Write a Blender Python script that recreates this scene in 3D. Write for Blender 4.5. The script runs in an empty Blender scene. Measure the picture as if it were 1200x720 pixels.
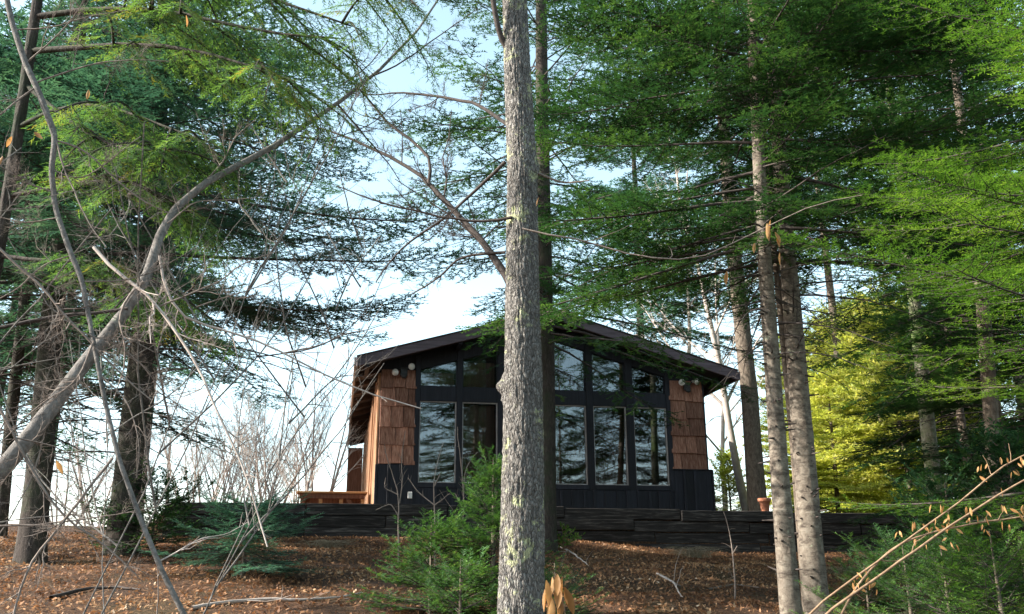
import bpy, math, random
import numpy as np
from mathutils import Vector, Matrix

R = math.radians
sc = bpy.context.scene
COL = sc.collection
rng = np.random.default_rng(7)
random.seed(7)

# ------------------------------------------------------------------ camera
F_PX, PITCH, ROLL = 1050.0, R(16.7), R(-0.28)
CAM = np.array([0.0, 0.0, 1.5])
_cp, _sp = math.cos(PITCH), math.sin(PITCH)
_fw = np.array([0, _cp, _sp]); _up0 = np.array([0, -_sp, _cp]); _rt0 = np.array([1.0, 0, 0])
_rt = math.cos(ROLL) * _rt0 + math.sin(ROLL) * _up0
_up = math.cos(ROLL) * _up0 - math.sin(ROLL) * _rt0
cd = bpy.data.cameras.new('camera')
cd.sensor_width = 36.0
cd.lens = 36.0 * F_PX / 1200.0
cd.clip_start, cd.clip_end = 0.05, 3000
co = bpy.data.objects.new('camera', cd)
co.matrix_world = Matrix(((_rt[0], _up[0], -_fw[0], CAM[0]), (_rt[1], _up[1], -_fw[1], CAM[1]),
                          (_rt[2], _up[2], -_fw[2], CAM[2]), (0, 0, 0, 1)))
COL.objects.link(co)
sc.camera = co

# ------------------------------------------------------------------ sky, sun, exposure
SUN_EL, SUN_AZ = R(32), R(-98)
w = bpy.data.worlds.new("World"); sc.world = w; w.use_nodes = True
nt = w.node_tree
sky = nt.nodes.new('ShaderNodeTexSky'); sky.sky_type = 'NISHITA'; sky.sun_disc = False
sky.sun_elevation = SUN_EL; sky.sun_rotation = SUN_AZ % (2 * math.pi)
sky.air_density = 1.0; sky.dust_density = 1.2; sky.ozone_density = 0.6; sky.altitude = 300
veil = nt.nodes.new('ShaderNodeHueSaturation'); veil.inputs['Saturation'].default_value = 0.76; veil.inputs['Hue'].default_value = 0.465   # thin even haze whitens the blue
nt.links.new(sky.outputs[0], veil.inputs['Color']); nt.links.new(veil.outputs[0], nt.nodes['Background'].inputs[0])
nt.nodes['Background'].inputs[1].default_value = 0.15
sd = bpy.data.lights.new('sun', 'SUN'); sd.energy = 5.0; sd.angle = R(0.53); sd.color = (1.0, 0.93, 0.82)
so = bpy.data.objects.new('sun', sd)
sdir = Vector((math.sin(SUN_AZ) * math.cos(SUN_EL), math.cos(SUN_AZ) * math.cos(SUN_EL), math.sin(SUN_EL)))
so.rotation_euler = sdir.to_track_quat('Z', 'Y').to_euler(); so.location = (-20, 10, 30)
COL.objects.link(so)
vs = sc.view_settings
vs.view_transform = 'Standard'; vs.look = 'None'; vs.gamma = 1.0; vs.use_curve_mapping = False
vs.exposure = 1.6
sc.render.engine = 'CYCLES'
sc.cycles.max_bounces = 8; sc.cycles.transparent_max_bounces = 12
sc.cycles.use_denoising = True


# ------------------------------------------------------------------ geometry helpers
def ray(x, y):
    return _fw + _rt * (x - 600) / F_PX + _up * (360 - y) / F_PX

def P(x, y, d):
    """world point seen at photo pixel (x,y) standing at forward distance d (metres)"""
    r = ray(x, y)
    return CAM + r * (d / r[1])

def pxr(wpx, d):
    return 0.5 * wpx * d / F_PX

def mesh_np(name, verts, faces, mats, uvtone=None, smooth=False, parent=None, midx=None, nocol=False):
    """faces: (n,3) or (n,4) int array, or list of such arrays"""
    verts = np.asarray(verts, dtype=np.float32).reshape(-1, 3)
    if not isinstance(faces, (list, tuple)):
        faces = [faces]
    faces = [np.asarray(f, dtype=np.int32) for f in faces if len(f)]
    me = bpy.data.meshes.new(name)
    me.vertices.add(len(verts)); me.vertices.foreach_set('co', verts.ravel())
    nl = sum(f.size for f in faces); npoly = sum(len(f) for f in faces)
    me.loops.add(nl)
    me.loops.foreach_set('vertex_index', np.concatenate([f.ravel() for f in faces]))
    me.polygons.add(npoly)
    tot = np.concatenate([np.full(len(f), f.shape[1], dtype=np.int32) for f in faces])
    me.polygons.foreach_set('loop_start', np.concatenate([[0], np.cumsum(tot)[:-1]]).astype(np.int32))
    me.polygons.foreach_set('loop_total', tot)
    if smooth:
        me.polygons.foreach_set('use_smooth', np.ones(npoly, dtype=bool))
    if not isinstance(mats, (list, tuple)):
        mats = [mats]
    for m in mats:
        me.materials.append(m)
    if midx is not None:
        me.polygons.foreach_set('material_index', np.asarray(midx, dtype=np.int32))
    if uvtone is not None:
        a = me.attributes.new('tone', 'FLOAT', 'POINT')
        a.data.foreach_set('value', np.asarray(uvtone, dtype=np.float32))
    me.update(calc_edges=True)
    me.validate()
    if nocol:
        return me
    return link(name, me, parent)

def link(name, me, parent=None):
    o = bpy.data.objects.new(name, me)
    COL.objects.link(o)
    if parent is not None:
        o.parent = parent
    return o

def thing(name, label, cat, loc=(0, 0, 0), group=None):
    o = bpy.data.objects.new(name, None); COL.objects.link(o)
    o.location = loc; o.empty_display_size = 0.2
    return tag(o, label, cat, group)

def tag(o, label=None, cat=None, group=None, kind=None):
    if label: o['label'] = label
    if cat: o['category'] = cat
    if group: o['group'] = group
    if kind: o['kind'] = kind
    return o

def sub(o, t):
    """parent o (built in world coordinates) to empty t that stands at t.location"""
    o.data.transform(Matrix.Translation(-t.location))
    o.parent = t
    return o

def copy_tree(o, parent=None):
    c = o.copy(); COL.objects.link(c); c.parent = parent
    for ch in list(o.children):
        copy_tree(ch, c)
    return c

def unit(v):
    return v / np.maximum(np.linalg.norm(v, axis=-1, keepdims=True), 1e-9)

# value noise ---------------------------------------------------------------
_perm = np.random.default_rng(3).random(8192).astype(np.float32)
def _h(i, j, k):
    return _perm[(i * 1619 + j * 31337 + k * 6971) & 8191]
def vnoise(p):
    p = np.asarray(p, dtype=np.float64)
    i = np.floor(p).astype(np.int64); f = p - i; f = f * f * (3 - 2 * f)
    out = 0
    for a in (0, 1):
        for b in (0, 1):
            for c in (0, 1):
                ww = (f[..., 0] if a else 1 - f[..., 0]) * (f[..., 1] if b else 1 - f[..., 1]) * (f[..., 2] if c else 1 - f[..., 2])
                out = out + ww * _h(i[..., 0] + a, i[..., 1] + b, i[..., 2] + c)
    return out
def fbm(p, o=4):
    p = np.asarray(p, dtype=np.float64); s = 0; a = 0.5
    for _ in range(o):
        s = s + a * vnoise(p); p = p * 2.03 + 11.7; a *= 0.5
    return s

# tubes ----------------------------------------------------------------------
def tubes(Pn, Rn, m=4):
    """Pn N,K,3 ; Rn N,K -> verts, quads"""
    Pn = np.asarray(Pn, dtype=np.float64); Rn = np.asarray(Rn, dtype=np.float64)
    N, K, _ = Pn.shape
    T = np.gradient(Pn, axis=1); T = unit(T)
    mean = unit(Pn[:, -1] - Pn[:, 0])
    ref = np.where(np.abs(mean[:, 2:3]) > 0.8, np.array([[1.0, 0, 0]]), np.array([[0, 0, 1.0]]))
    A = unit(np.cross(T, ref[:, None, :])); B = np.cross(T, A)
    th = np.arange(m) * 2 * math.pi / m
    ring = A[:, :, None, :] * np.cos(th)[None, None, :, None] + B[:, :, None, :] * np.sin(th)[None, None, :, None]
    V = Pn[:, :, None, :] + ring * Rn[:, :, None, None]
    n = np.arange(N)[:, None, None] * K * m; k = np.arange(K - 1)[None, :, None] * m; j = np.arange(m)[None, None, :]
    j2 = (j + 1) % m
    Q = np.stack([n + k + j, n + k + j2, n + k + m + j2, n + k + m + j], axis=-1)
    return V.reshape(-1, 3), Q.reshape(-1, 4)

def merge(parts):
    vs_, fs_, off = [], {}, 0
    for v, f in parts:
        vs_.append(v); fs_.setdefault(f.shape[1], []).append(f + off); off += len(v)
    return np.concatenate(vs_), [np.concatenate(x) for x in fs_.values()]

def resample(pts, n):
    pts = np.asarray(pts, dtype=np.float64)
    d = np.concatenate([[0], np.cumsum(np.linalg.norm(np.diff(pts[:, :3], axis=0), axis=1))])
    t = np.linspace(0, d[-1], n)
    # Catmull-Rom by smooth interpolation of each column
    out = np.stack([np.interp(t, d, pts[:, c]) for c in range(pts.shape[1])], axis=1)
    for _ in range(2):
        out[1:-1] = 0.25 * out[:-2] + 0.5 * out[1:-1] + 0.25 * out[2:]
    return out

def trunk_mesh(pts, rad, sides=24, seg=0.06, amp=0.01, fu=9, fz=2.0, seed=0, flare=0.0, ridge=True, knots=()):
    """pts list of xyz, rad list; bark relief displaced in the mesh"""
    arr = np.column_stack([np.asarray(pts, float), np.asarray(rad, float)])
    L = np.linalg.norm(np.diff(arr[:, :3], axis=0), axis=1).sum()
    n = max(6, int(L / seg))
    a = resample(arr, n)
    C, r = a[:, :3], a[:, 3]
    T = unit(np.gradient(C, axis=0))
    ref = np.array([0, 1.0, 0])
    A = unit(np.cross(T, ref)); B = np.cross(A, T)
    th = np.arange(sides) * 2 * math.pi / sides
    s = np.linspace(0, L, n)
    # seamless coordinates round the trunk
    cx, sx = np.cos(th)[None, :], np.sin(th)[None, :]
    ww = fu / (2 * math.pi)
    warp = fbm(np.stack([cx * 1.3 + 0 * s[:, None], sx * 1.3 + 0 * s[:, None], s[:, None] * 2.2 + 0 * cx + seed], -1), 3) - 0.5
    co_ = np.stack([cx * ww * 2.2 + warp * 1.6 + seed, sx * ww * 2.2 + warp * 1.6, s[:, None] * fz + 0 * cx + seed * 3.1], -1)
    nz = fbm(co_, 4)
    if ridge:
        nz = 1 - np.abs(nz * 2 - 0.94) * 1.7
    else:
        nz = nz - 0.5
    low = fbm(np.stack([cx * 0.9 + 0 * s[:, None] + seed, sx * 0.9 + 0 * s[:, None], s[:, None] * 1.1 + 0 * cx], -1), 2) - 0.4
    rr = r[:, None] * (1 + 0.10 * low) + amp * (nz - 0.5)
    if flare:
        rr = rr * (1 + flare * np.exp(-s[:, None] / 0.35) * (1 + 0.5 * np.cos(th[None, :] * 4 + seed)))
    for (ks, kth, kr, kh) in knots:
        dth = (th[None, :] - kth + math.pi) % (2 * math.pi) - math.pi
        rr = rr + kh * np.exp(-((s[:, None] - ks) / kr) ** 2 - (dth * r[:, None] / kr) ** 2)
    V = C[:, None, :] + (A[:, None, :] * cx[..., None] + B[:, None, :] * sx[..., None]) * rr[..., None]
    k = np.arange(n - 1)[:, None] * sides; j = np.arange(sides)[None, :]; j2 = (j + 1) % sides
    Q = np.stack([k + j, k + j2, k + sides + j2, k + sides + j], -1).reshape(-1, 4)
    return V.reshape(-1, 3), Q, a

# ------------------------------------------------------------------ materials
def mat(name):
    m = bpy.data.materials.new(name); m.use_nodes = True
    n = m.node_tree; b = n.nodes['Principled BSDF']
    b.inputs['Specular IOR Level'].default_value = 0.25
    return m, n, b

def N(n, t, **kw):
    x = n.nodes.new(t)
    for k, v in kw.items():
        setattr(x, k, v)
    return x

def ramp(n, fac, stops):
    r = N(n, 'ShaderNodeValToRGB')
    e = r.color_ramp.elements
    while len(e) < len(stops):
        e.new(0.5)
    for i, (p, c) in enumerate(stops):
        e[i].position = p; e[i].color = (*c, 1)
    n.links.new(fac, r.inputs[0])
    return r.outputs[0]

def coords(n, scale=(1, 1, 1)):
    tc = N(n, 'ShaderNodeTexCoord'); mp = N(n, 'ShaderNodeMapping')
    mp.inputs['Scale'].default_value = scale
    n.links.new(tc.outputs['Object'], mp.inputs[0])
    return mp.outputs[0]

def noise(n, vec, scale, detail=6, rough=0.6, dist=0.0):
    x = N(n, 'ShaderNodeTexNoise')
    x.inputs['Scale'].default_value = scale; x.inputs['Detail'].default_value = detail
    x.inputs['Roughness'].default_value = rough; x.inputs['Distortion'].default_value = dist
    if vec is not None: n.links.new(vec, x.inputs['Vector'])
    return x.outputs[0]

def bump(n, b, h, strength=0.6, dist=0.02):
    x = N(n, 'ShaderNodeBump'); x.inputs['Strength'].default_value = strength; x.inputs['Distance'].default_value = dist
    n.links.new(h, x.inputs['Height']); n.links.new(x.outputs[0], b.inputs['Normal'])

def mixc(n, fac, a, b):
    x = N(n, 'ShaderNodeMix', data_type='RGBA')
    n.links.new(fac, x.inputs[0])
    for s, v in ((6, a), (7, b)):
        if isinstance(v, tuple): x.inputs[s].default_value = (*v, 1)
        else: n.links.new(v, x.inputs[s])
    return x.outputs[2]

def rnd(n):
    return N(n, 'ShaderNodeObjectInfo').outputs['Random']

def bark_mat(name, c0, c1, c2, lichen=None, lich_amt=0.6, sc_xy=14, sc_z=3, rough=0.9, moss=None, hband=False, bs=0.8):
    m, n, b = mat(name)
    v = coords(n, (1, 1, sc_z / sc_xy))
    h = noise(n, v, sc_xy, 8, 0.65, 0.6)
    col = ramp(n, h, [(0.32, c0), (0.5, c1), (0.68, c2)])
    v2 = coords(n)
    fine = noise(n, v2, 70, 4, 0.7)
    col = mixc(n, ramp(n, fine, [(0.35, (0, 0, 0)), (0.75, (0.55, 0.55, 0.55))]), col, c2)
    if hband:
        vb = coords(n, (0.25, 0.25, 1))
        hb = noise(n, vb, 26, 5, 0.7, 0.4)
        col = mixc(n, ramp(n, hb, [(0.52, (0, 0, 0)), (0.64, (0.75, 0.75, 0.75))]), col, c0)
        col = mixc(n, ramp(n, hb, [(0.30, (0.6, 0.6, 0.6)), (0.42, (0, 0, 0))]), col, tuple(min(1, x * 1.5) for x in c2))
    if lichen:
        l = noise(n, v2, 5.5, 7, 0.75, 0.3)
        col = mixc(n, ramp(n, l, [(lich_amt, (0, 0, 0)), (lich_amt + 0.05, (0.85, 0.85, 0.85))]), col, lichen)
    if moss:
        l = noise(n, v2, 2.2, 6, 0.7, 0.2)
        col = mixc(n, ramp(n, l, [(0.45, (0, 0, 0)), (0.62, (0.7, 0.7, 0.7))]), col, moss)
    n.links.new(col, b.inputs['Base Color'])
    b.inputs['Roughness'].default_value = rough
    bump(n, b, h, bs, 0.02)
    return m

def leaf_mat(name, stops, trans=0.4, tint=(1, 1, 1), rough=0.55):
    m, n, b = mat(name)
    at = N(n, 'ShaderNodeAttribute', attribute_name='tone')
    col = ramp(n, at.outputs['Fac'], stops)
    n.links.new(col, b.inputs['Base Color'])
    b.inputs['Roughness'].default_value = rough
    tr = N(n, 'ShaderNodeBsdfTranslucent')
    g = N(n, 'ShaderNodeMix', data_type='RGBA', blend_type='MULTIPLY'); g.inputs[0].default_value = 1
    n.links.new(col, g.inputs[6]); g.inputs[7].default_value = (*tint, 1)
    n.links.new(g.outputs[2], tr.inputs[0])
    ms = N(n, 'ShaderNodeMixShader'); ms.inputs[0].default_value = trans
    n.links.new(b.outputs[0], ms.inputs[1]); n.links.new(tr.outputs[0], ms.inputs[2])
    n.links.new(ms.outputs[0], n.nodes['Material Output'].inputs[0])
    return m

def wood_mat(name, c0, c1, c2, grain=(30, 30, 2), rough=0.8, var=0.35, bs=0.4, spec=0.25, axis_rand=True):
    m, n, b = mat(name)
    v = coords(n, grain)
    r = rnd(n)
    ad = N(n, 'ShaderNodeVectorMath', operation='ADD'); n.links.new(v, ad.inputs[0])
    cb = N(n, 'ShaderNodeCombineXYZ')
    ml = N(n, 'ShaderNodeMath', operation='MULTIPLY'); ml.inputs[1].default_value = 57.0
    n.links.new(r, ml.inputs[0])
    for i in range(3): n.links.new(ml.outputs[0], cb.inputs[i])
    n.links.new(cb.outputs[0], ad.inputs[1])
    h = noise(n, ad.outputs[0], 1.0, 6, 0.65, 0.5)
    col = ramp(n, h, [(0.3, c0), (0.52, c1), (0.74, c2)])
    hs = N(n, 'ShaderNodeHueSaturation')
    mr = N(n, 'ShaderNodeMapRange'); mr.inputs[3].default_value = 1 - var; mr.inputs[4].default_value = 1 + var
    n.links.new(r, mr.inputs[0]); n.links.new(mr.outputs[0], hs.inputs['Value']); n.links.new(col, hs.inputs['Color'])
    n.links.new(hs.outputs[0], b.inputs['Base Color'])
    b.inputs['Roughness'].default_value = rough
    b.inputs['Specular IOR Level'].default_value = spec
    bump(n, b, h, bs, 0.008)
    return m

M = {}
def plate_bark(name, crack, mid, ridge_, lichen):
    m, n, b = mat(name)
    v0 = coords(n); wz = noise(n, v0, 9, 4, 0.6)
    sv = N(n, 'ShaderNodeVectorMath', operation='SCALE'); sv.inputs[3].default_value = 0.07
    vc = N(n, 'ShaderNodeTexNoise'); vc.inputs['Scale'].default_value = 8; vc.inputs['Detail'].default_value = 4; n.links.new(v0, vc.inputs['Vector'])
    n.links.new(vc.outputs[1], sv.inputs[0])
    ad = N(n, 'ShaderNodeVectorMath', operation='ADD'); n.links.new(v0, ad.inputs[0]); n.links.new(sv.outputs[0], ad.inputs[1])
    mp = N(n, 'ShaderNodeMapping'); mp.inputs['Scale'].default_value = (1, 1, 0.33); n.links.new(ad.outputs[0], mp.inputs[0])
    vo = N(n, 'ShaderNodeTexVoronoi', feature='DISTANCE_TO_EDGE'); vo.inputs['Scale'].default_value = 58; n.links.new(mp.outputs[0], vo.inputs['Vector'])
    vo2 = N(n, 'ShaderNodeTexVoronoi'); vo2.inputs['Scale'].default_value = 58; n.links.new(mp.outputs[0], vo2.inputs['Vector'])
    sp = N(n, 'ShaderNodeSeparateColor'); n.links.new(vo2.outputs['Color'], sp.inputs[0])
    fine = noise(n, v0, 130, 5, 0.75)
    col = ramp(n, sp.outputs[0], [(0.0, mid), (0.55, tuple(0.5 * (a_ + c_) for a_, c_ in zip(mid, ridge_))), (1.0, ridge_)])
    col = mixc(n, ramp(n, fine, [(0.42, (0.75, 0.75, 0.75)), (0.6, (0, 0, 0))]), col, mid)
    col = mixc(n, ramp(n, vo.outputs[0], [(0.02, (0.85, 0.85, 0.85)), (0.16, (0, 0, 0))]), col, crack)
    big = noise(n, v0, 1.6, 4, 0.6)
    col = mixc(n, ramp(n, big, [(0.45, (0, 0, 0)), (0.7, (0.5, 0.5, 0.5))]), col, crack)
    l = noise(n, v0, 4.5, 8, 0.8, 0.3)
    col = mixc(n, ramp(n, l, [(0.555, (0, 0, 0)), (0.60, (0.9, 0.9, 0.9))]), col, lichen)
    l2 = noise(n, v0, 17, 6, 0.8, 0.2)
    col = mixc(n, ramp(n, l2, [(0.62, (0, 0, 0)), (0.66, (0.7, 0.7, 0.7))]), col, (0.42, 0.43, 0.38))
    n.links.new(col, b.inputs['Base Color']); b.inputs['Roughness'].default_value = 0.95
    mn = N(n, 'ShaderNodeMath', operation='MINIMUM'); mn.inputs[1].default_value = 0.3; n.links.new(vo.outputs[0], mn.inputs[0])
    m2 = N(n, 'ShaderNodeMath', operation='MULTIPLY_ADD'); m2.inputs[1].default_value = 0.25; n.links.new(fine, m2.inputs[0]); n.links.new(mn.outputs[0], m2.inputs[2])
    bump(n, b, m2.outputs[0], 1.0, 0.03)
    return m
M['bark_maple'] = plate_bark('bark_maple', (0.07, 0.063, 0.058), (0.19, 0.177, 0.163), (0.35, 0.335, 0.315), (0.44, 0.46, 0.26))
M['bark_fir'] = bark_mat('bark_fir', (0.035, 0.026, 0.021), (0.13, 0.105, 0.083), (0.21, 0.185, 0.15), lichen=(0.26, 0.27, 0.19), lich_amt=0.62, sc_xy=16, sc_z=14, hband=True, bs=0.5)
M['bark_dark'] = bark_mat('bark_dark', (0.012, 0.010, 0.009), (0.035, 0.027, 0.023), (0.075, 0.06, 0.052), moss=(0.03, 0.042, 0.02), sc_xy=26, sc_z=8)
M['bark_brown'] = bark_mat('bark_brown', (0.035, 0.026, 0.02), (0.11, 0.085, 0.065), (0.2, 0.165, 0.13), lichen=(0.2, 0.24, 0.13), lich_amt=0.62, sc_xy=22, sc_z=9)
M['bark_mossy'] = bark_mat('bark_mossy', (0.05, 0.05, 0.03), (0.15, 0.14, 0.10), (0.26, 0.25, 0.2), moss=(0.09, 0.15, 0.03), sc_xy=20, sc_z=12, hband=True, bs=0.5)
M['bark_smooth'] = bark_mat('bark_smooth', (0.13, 0.11, 0.095), (0.20, 0.175, 0.155), (0.28, 0.25, 0.225), lichen=(0.34, 0.36, 0.30), lich_amt=0.66, sc_xy=18, sc_z=10, bs=0.25)
M['bark_limb'] = bark_mat('bark_limb', (0.06, 0.054, 0.05), (0.125, 0.113, 0.104), (0.22, 0.205, 0.19), lichen=(0.27, 0.28, 0.22), lich_amt=0.6, sc_xy=34, sc_z=22, bs=0.7)
M['twig_grey'] = bark_mat('twig_grey', (0.10, 0.078, 0.065), (0.17, 0.135, 0.115), (0.26, 0.215, 0.185), sc_xy=30, sc_z=20, bs=0.2)
M['twig_dark'] = bark_mat('twig_dark', (0.025, 0.02, 0.019), (0.05, 0.04, 0.036), (0.09, 0.074, 0.066), sc_xy=30, sc_z=20, bs=0.2)
M['twig_pale'] = bark_mat('twig_pale', (0.28, 0.23, 0.2), (0.38, 0.32, 0.28), (0.5, 0.44, 0.4), sc_xy=10, sc_z=6, bs=0.2)
M['twig_tan'] = bark_mat('twig_tan', (0.10, 0.06, 0.035), (0.20, 0.125, 0.075), (0.32, 0.22, 0.14), sc_xy=30, sc_z=20, bs=0.2)
M['needle_dark'] = leaf_mat('needle_dark', [(0.0, (0.026, 0.07, 0.058)), (0.5, (0.05, 0.122, 0.088)), (1.0, (0.10, 0.195, 0.11))], 0.48, (1.0, 1.1, 0.75))
M['needle_green'] = leaf_mat('needle_green', [(0.0, (0.014, 0.042, 0.022)), (0.5, (0.030, 0.086, 0.036)), (1.0, (0.085, 0.17, 0.05))], 0.38, (1.15, 1.15, 0.55))
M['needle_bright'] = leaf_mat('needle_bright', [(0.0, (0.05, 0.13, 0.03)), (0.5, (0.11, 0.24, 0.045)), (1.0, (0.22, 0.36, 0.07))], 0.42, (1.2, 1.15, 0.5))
M['needle_teal'] = leaf_mat('needle_teal', [(0.0, (0.04, 0.12, 0.09)), (0.5, (0.08, 0.20, 0.14)), (1.0, (0.16, 0.31, 0.21))], 0.45, (1.0, 1.1, 0.8))
M['needle_young'] = leaf_mat('needle_young', [(0.0, (0.03, 0.085, 0.03)), (0.5, (0.062, 0.15, 0.045)), (1.0, (0.14, 0.26, 0.065))], 0.42, (1.15, 1.1, 0.55))
M['cedar'] = leaf_mat('cedar', [(0.0, (0.055, 0.13, 0.045)), (0.6, (0.11, 0.23, 0.075)), (0.9, (0.17, 0.24, 0.06)), (1.0, (0.24, 0.21, 0.05))], 0.48, (1.2, 1.1, 0.5))
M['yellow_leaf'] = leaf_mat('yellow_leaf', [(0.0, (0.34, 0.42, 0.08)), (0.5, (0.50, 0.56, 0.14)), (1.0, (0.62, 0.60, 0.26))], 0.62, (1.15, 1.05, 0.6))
M['dead_leaf'] = leaf_mat('dead_leaf', [(0.0, (0.22, 0.10, 0.035)), (0.5, (0.38, 0.20, 0.075)), (1.0, (0.52, 0.33, 0.15))], 0.4, (1.1, 0.95, 0.7))
M['litter'] = leaf_mat('litter', [(0.0, (0.065, 0.032, 0.019)), (0.35, (0.19, 0.095, 0.052)), (0.7, (0.39, 0.21, 0.105)), (0.9, (0.52, 0.34, 0.20)), (1.0, (0.60, 0.48, 0.35))], 0.25, (1.1, 0.9, 0.7), 0.7)
M['dry_grass'] = leaf_mat('dry_grass', [(0.0, (0.22, 0.17, 0.10)), (1.0, (0.42, 0.37, 0.27))], 0.3)
M['green_leaf'] = leaf_mat('green_leaf', [(0.0, (0.05, 0.12, 0.02)), (1.0, (0.14, 0.24, 0.05))], 0.4, (1.1, 1.1, 0.5))
M['black_paint'] = wood_mat('black_paint', (0.008, 0.009, 0.014), (0.013, 0.014, 0.021), (0.022, 0.024, 0.034), rough=0.62, bs=0.35, spec=0.3)
M['fascia'] = wood_mat('fascia', (0.075, 0.055, 0.065), (0.12, 0.09, 0.105), (0.17, 0.135, 0.155), grain=(2, 2, 30), rough=0.55, var=0.1)
M['rafter'] = wood_mat('rafter', (0.035, 0.024, 0.022), (0.06, 0.042, 0.037), (0.10, 0.07, 0.06), grain=(3, 30, 30), rough=0.75)
M['shingle'] = wood_mat('shingle', (0.11, 0.045, 0.03), (0.26, 0.125, 0.085), (0.42, 0.25, 0.185), grain=(42, 42, 3.2), rough=0.85, var=0.38, bs=0.8)
M['slab'] = wood_mat('slab', (0.12, 0.055, 0.03), (0.26, 0.135, 0.07), (0.42, 0.29, 0.20), grain=(26, 26, 2), rough=0.85, var=0.5, bs=0.8)
M['deck_wood'] = wood_mat('deck_wood', (0.26, 0.12, 0.05), (0.42, 0.22, 0.10), (0.55, 0.34, 0.19), grain=(3, 30, 30), rough=0.8, var=0.2)
M['brown_wood'] = wood_mat('brown_wood', (0.10, 0.042, 0.025), (0.18, 0.08, 0.048), (0.26, 0.13, 0.08), grain=(30, 30, 3), rough=0.8)
M['tie'] = wood_mat('tie', (0.009, 0.008, 0.008), (0.028, 0.025, 0.024), (0.14, 0.125, 0.115), grain=(2.5, 30, 34), rough=0.9, var=0.4, bs=1.0)
M['trim'] = wood_mat('trim', (0.26, 0.23, 0.22), (0.38, 0.35, 0.34), (0.48, 0.45, 0.44), grain=(20, 20, 3), rough=0.6, var=0.05)
M['gutter'] = wood_mat('gutter', (0.30, 0.28, 0.29), (0.42, 0.4, 0.41), (0.52, 0.5, 0.5), grain=(3, 3, 3), rough=0.5, var=0.05)
M['inner'] = wood_mat('inner', (0.045, 0.022, 0.014), (0.085, 0.045, 0.03), (0.13, 0.075, 0.05), rough=0.7)
M['painted_pane_tone'] = wood_mat('painted_pane_tone', (0.20, 0.11, 0.075), (0.26, 0.15, 0.105), (0.32, 0.19, 0.14), grain=(60, 60, 4), rough=0.95, var=0.06)  # brown of the interior and mirrored trunk, painted onto folds behind the glass
M['terracotta'] = wood_mat('terracotta', (0.33, 0.12, 0.065), (0.42, 0.17, 0.10), (0.5, 0.24, 0.16), grain=(20, 20, 20), rough=0.9, var=0.0)
M['soil'] = wood_mat('soil', (0.02, 0.014, 0.01), (0.04, 0.028, 0.02), (0.07, 0.05, 0.035), grain=(40, 40, 40), rough=1)
M['white_plastic'] = wood_mat('white_plastic', (0.62, 0.6, 0.58), (0.7, 0.68, 0.66), (0.76, 0.75, 0.72), grain=(9, 9, 9), rough=0.35, var=0.0, bs=0.05)
M['dark_metal'] = wood_mat('dark_metal', (0.02, 0.02, 0.022), (0.04, 0.04, 0.042), (0.06, 0.06, 0.065), grain=(12, 12, 12), rough=0.45, var=0.0, bs=0.05)
M['roofing'] = wood_mat('roofing', (0.03, 0.028, 0.03), (0.06, 0.055, 0.058), (0.10, 0.09, 0.095), grain=(40, 40, 40), rough=0.95)
m, n, b = mat('lamp_glass')
b.inputs['Base Color'].default_value = (0.78, 0.76, 0.70, 1); b.inputs['Roughness'].default_value = 0.18; b.inputs['Specular IOR Level'].default_value = 0.6
lv = noise(n, coords(n), 60, 2, 0.5); bump(n, b, lv, 0.15, 0.004); M['lamp_glass'] = m

m, n, b = mat('window_glass')
lw = N(n, 'ShaderNodeFresnel'); lw.inputs[0].default_value = 1.65
mr = N(n, 'ShaderNodeMapRange'); mr.inputs[1].default_value = 0.0; mr.inputs[2].default_value = 1.0; mr.inputs[3].default_value = 0.05; mr.inputs[4].default_value = 1.0
n.links.new(lw.outputs[0], mr.inputs[0])
gl = N(n, 'ShaderNodeBsdfGlossy'); gl.inputs['Roughness'].default_value = 0.015; gl.inputs['Color'].default_value = (0.86, 0.9, 0.95, 1)
tp = N(n, 'ShaderNodeBsdfTransparent'); tp.inputs[0].default_value = (0.72, 0.75, 0.76, 1)
wv = noise(n, coords(n), 2.2, 2, 0.5)
bp = N(n, 'ShaderNodeBump'); bp.inputs['Strength'].default_value = 0.02; bp.inputs['Distance'].default_value = 0.02
n.links.new(wv, bp.inputs['Height']); n.links.new(bp.outputs[0], gl.inputs['Normal'])
mx = N(n, 'ShaderNodeMixShader'); n.links.new(mr.outputs[0], mx.inputs[0]); n.links.new(tp.outputs[0], mx.inputs[1]); n.links.new(gl.outputs[0], mx.inputs[2])
n.links.new(mx.outputs[0], n.nodes['Material Output'].inputs[0]); M['glass'] = m

m, n, b = mat('forest_floor')
v = coords(n)
a1 = noise(n, v, 1.1, 5, 0.6); a2 = noise(n, v, 26, 8, 0.75, 0.4); a3 = noise(n, v, 90, 4, 0.7)
c1 = ramp(n, a2, [(0.3, (0.03, 0.018, 0.012)), (0.48, (0.105, 0.055, 0.032)), (0.6, (0.22, 0.12, 0.065)), (0.76, (0.40, 0.25, 0.15))])
c2 = mixc(n, ramp(n, a1, [(0.5, (0, 0, 0)), (0.7, (0.45, 0.45, 0.45))]), c1, (0.07, 0.08, 0.03))
a4 = noise(n, v, 2.6, 6, 0.7, 0.5)
c2 = mixc(n, ramp(n, a4, [(0.54, (0, 0, 0)), (0.62, (0.75, 0.75, 0.75))]), c2, (0.045, 0.028, 0.02))
n.links.new(c2, b.inputs['Base Color']); b.inputs['Roughness'].default_value = 0.95
ad = N(n, 'ShaderNodeMath', operation='ADD'); n.links.new(a2, ad.inputs[0]); n.links.new(a3, ad.inputs[1])
bump(n, b, ad.outputs[0], 1.0, 0.09); M['floor'] = m

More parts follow.
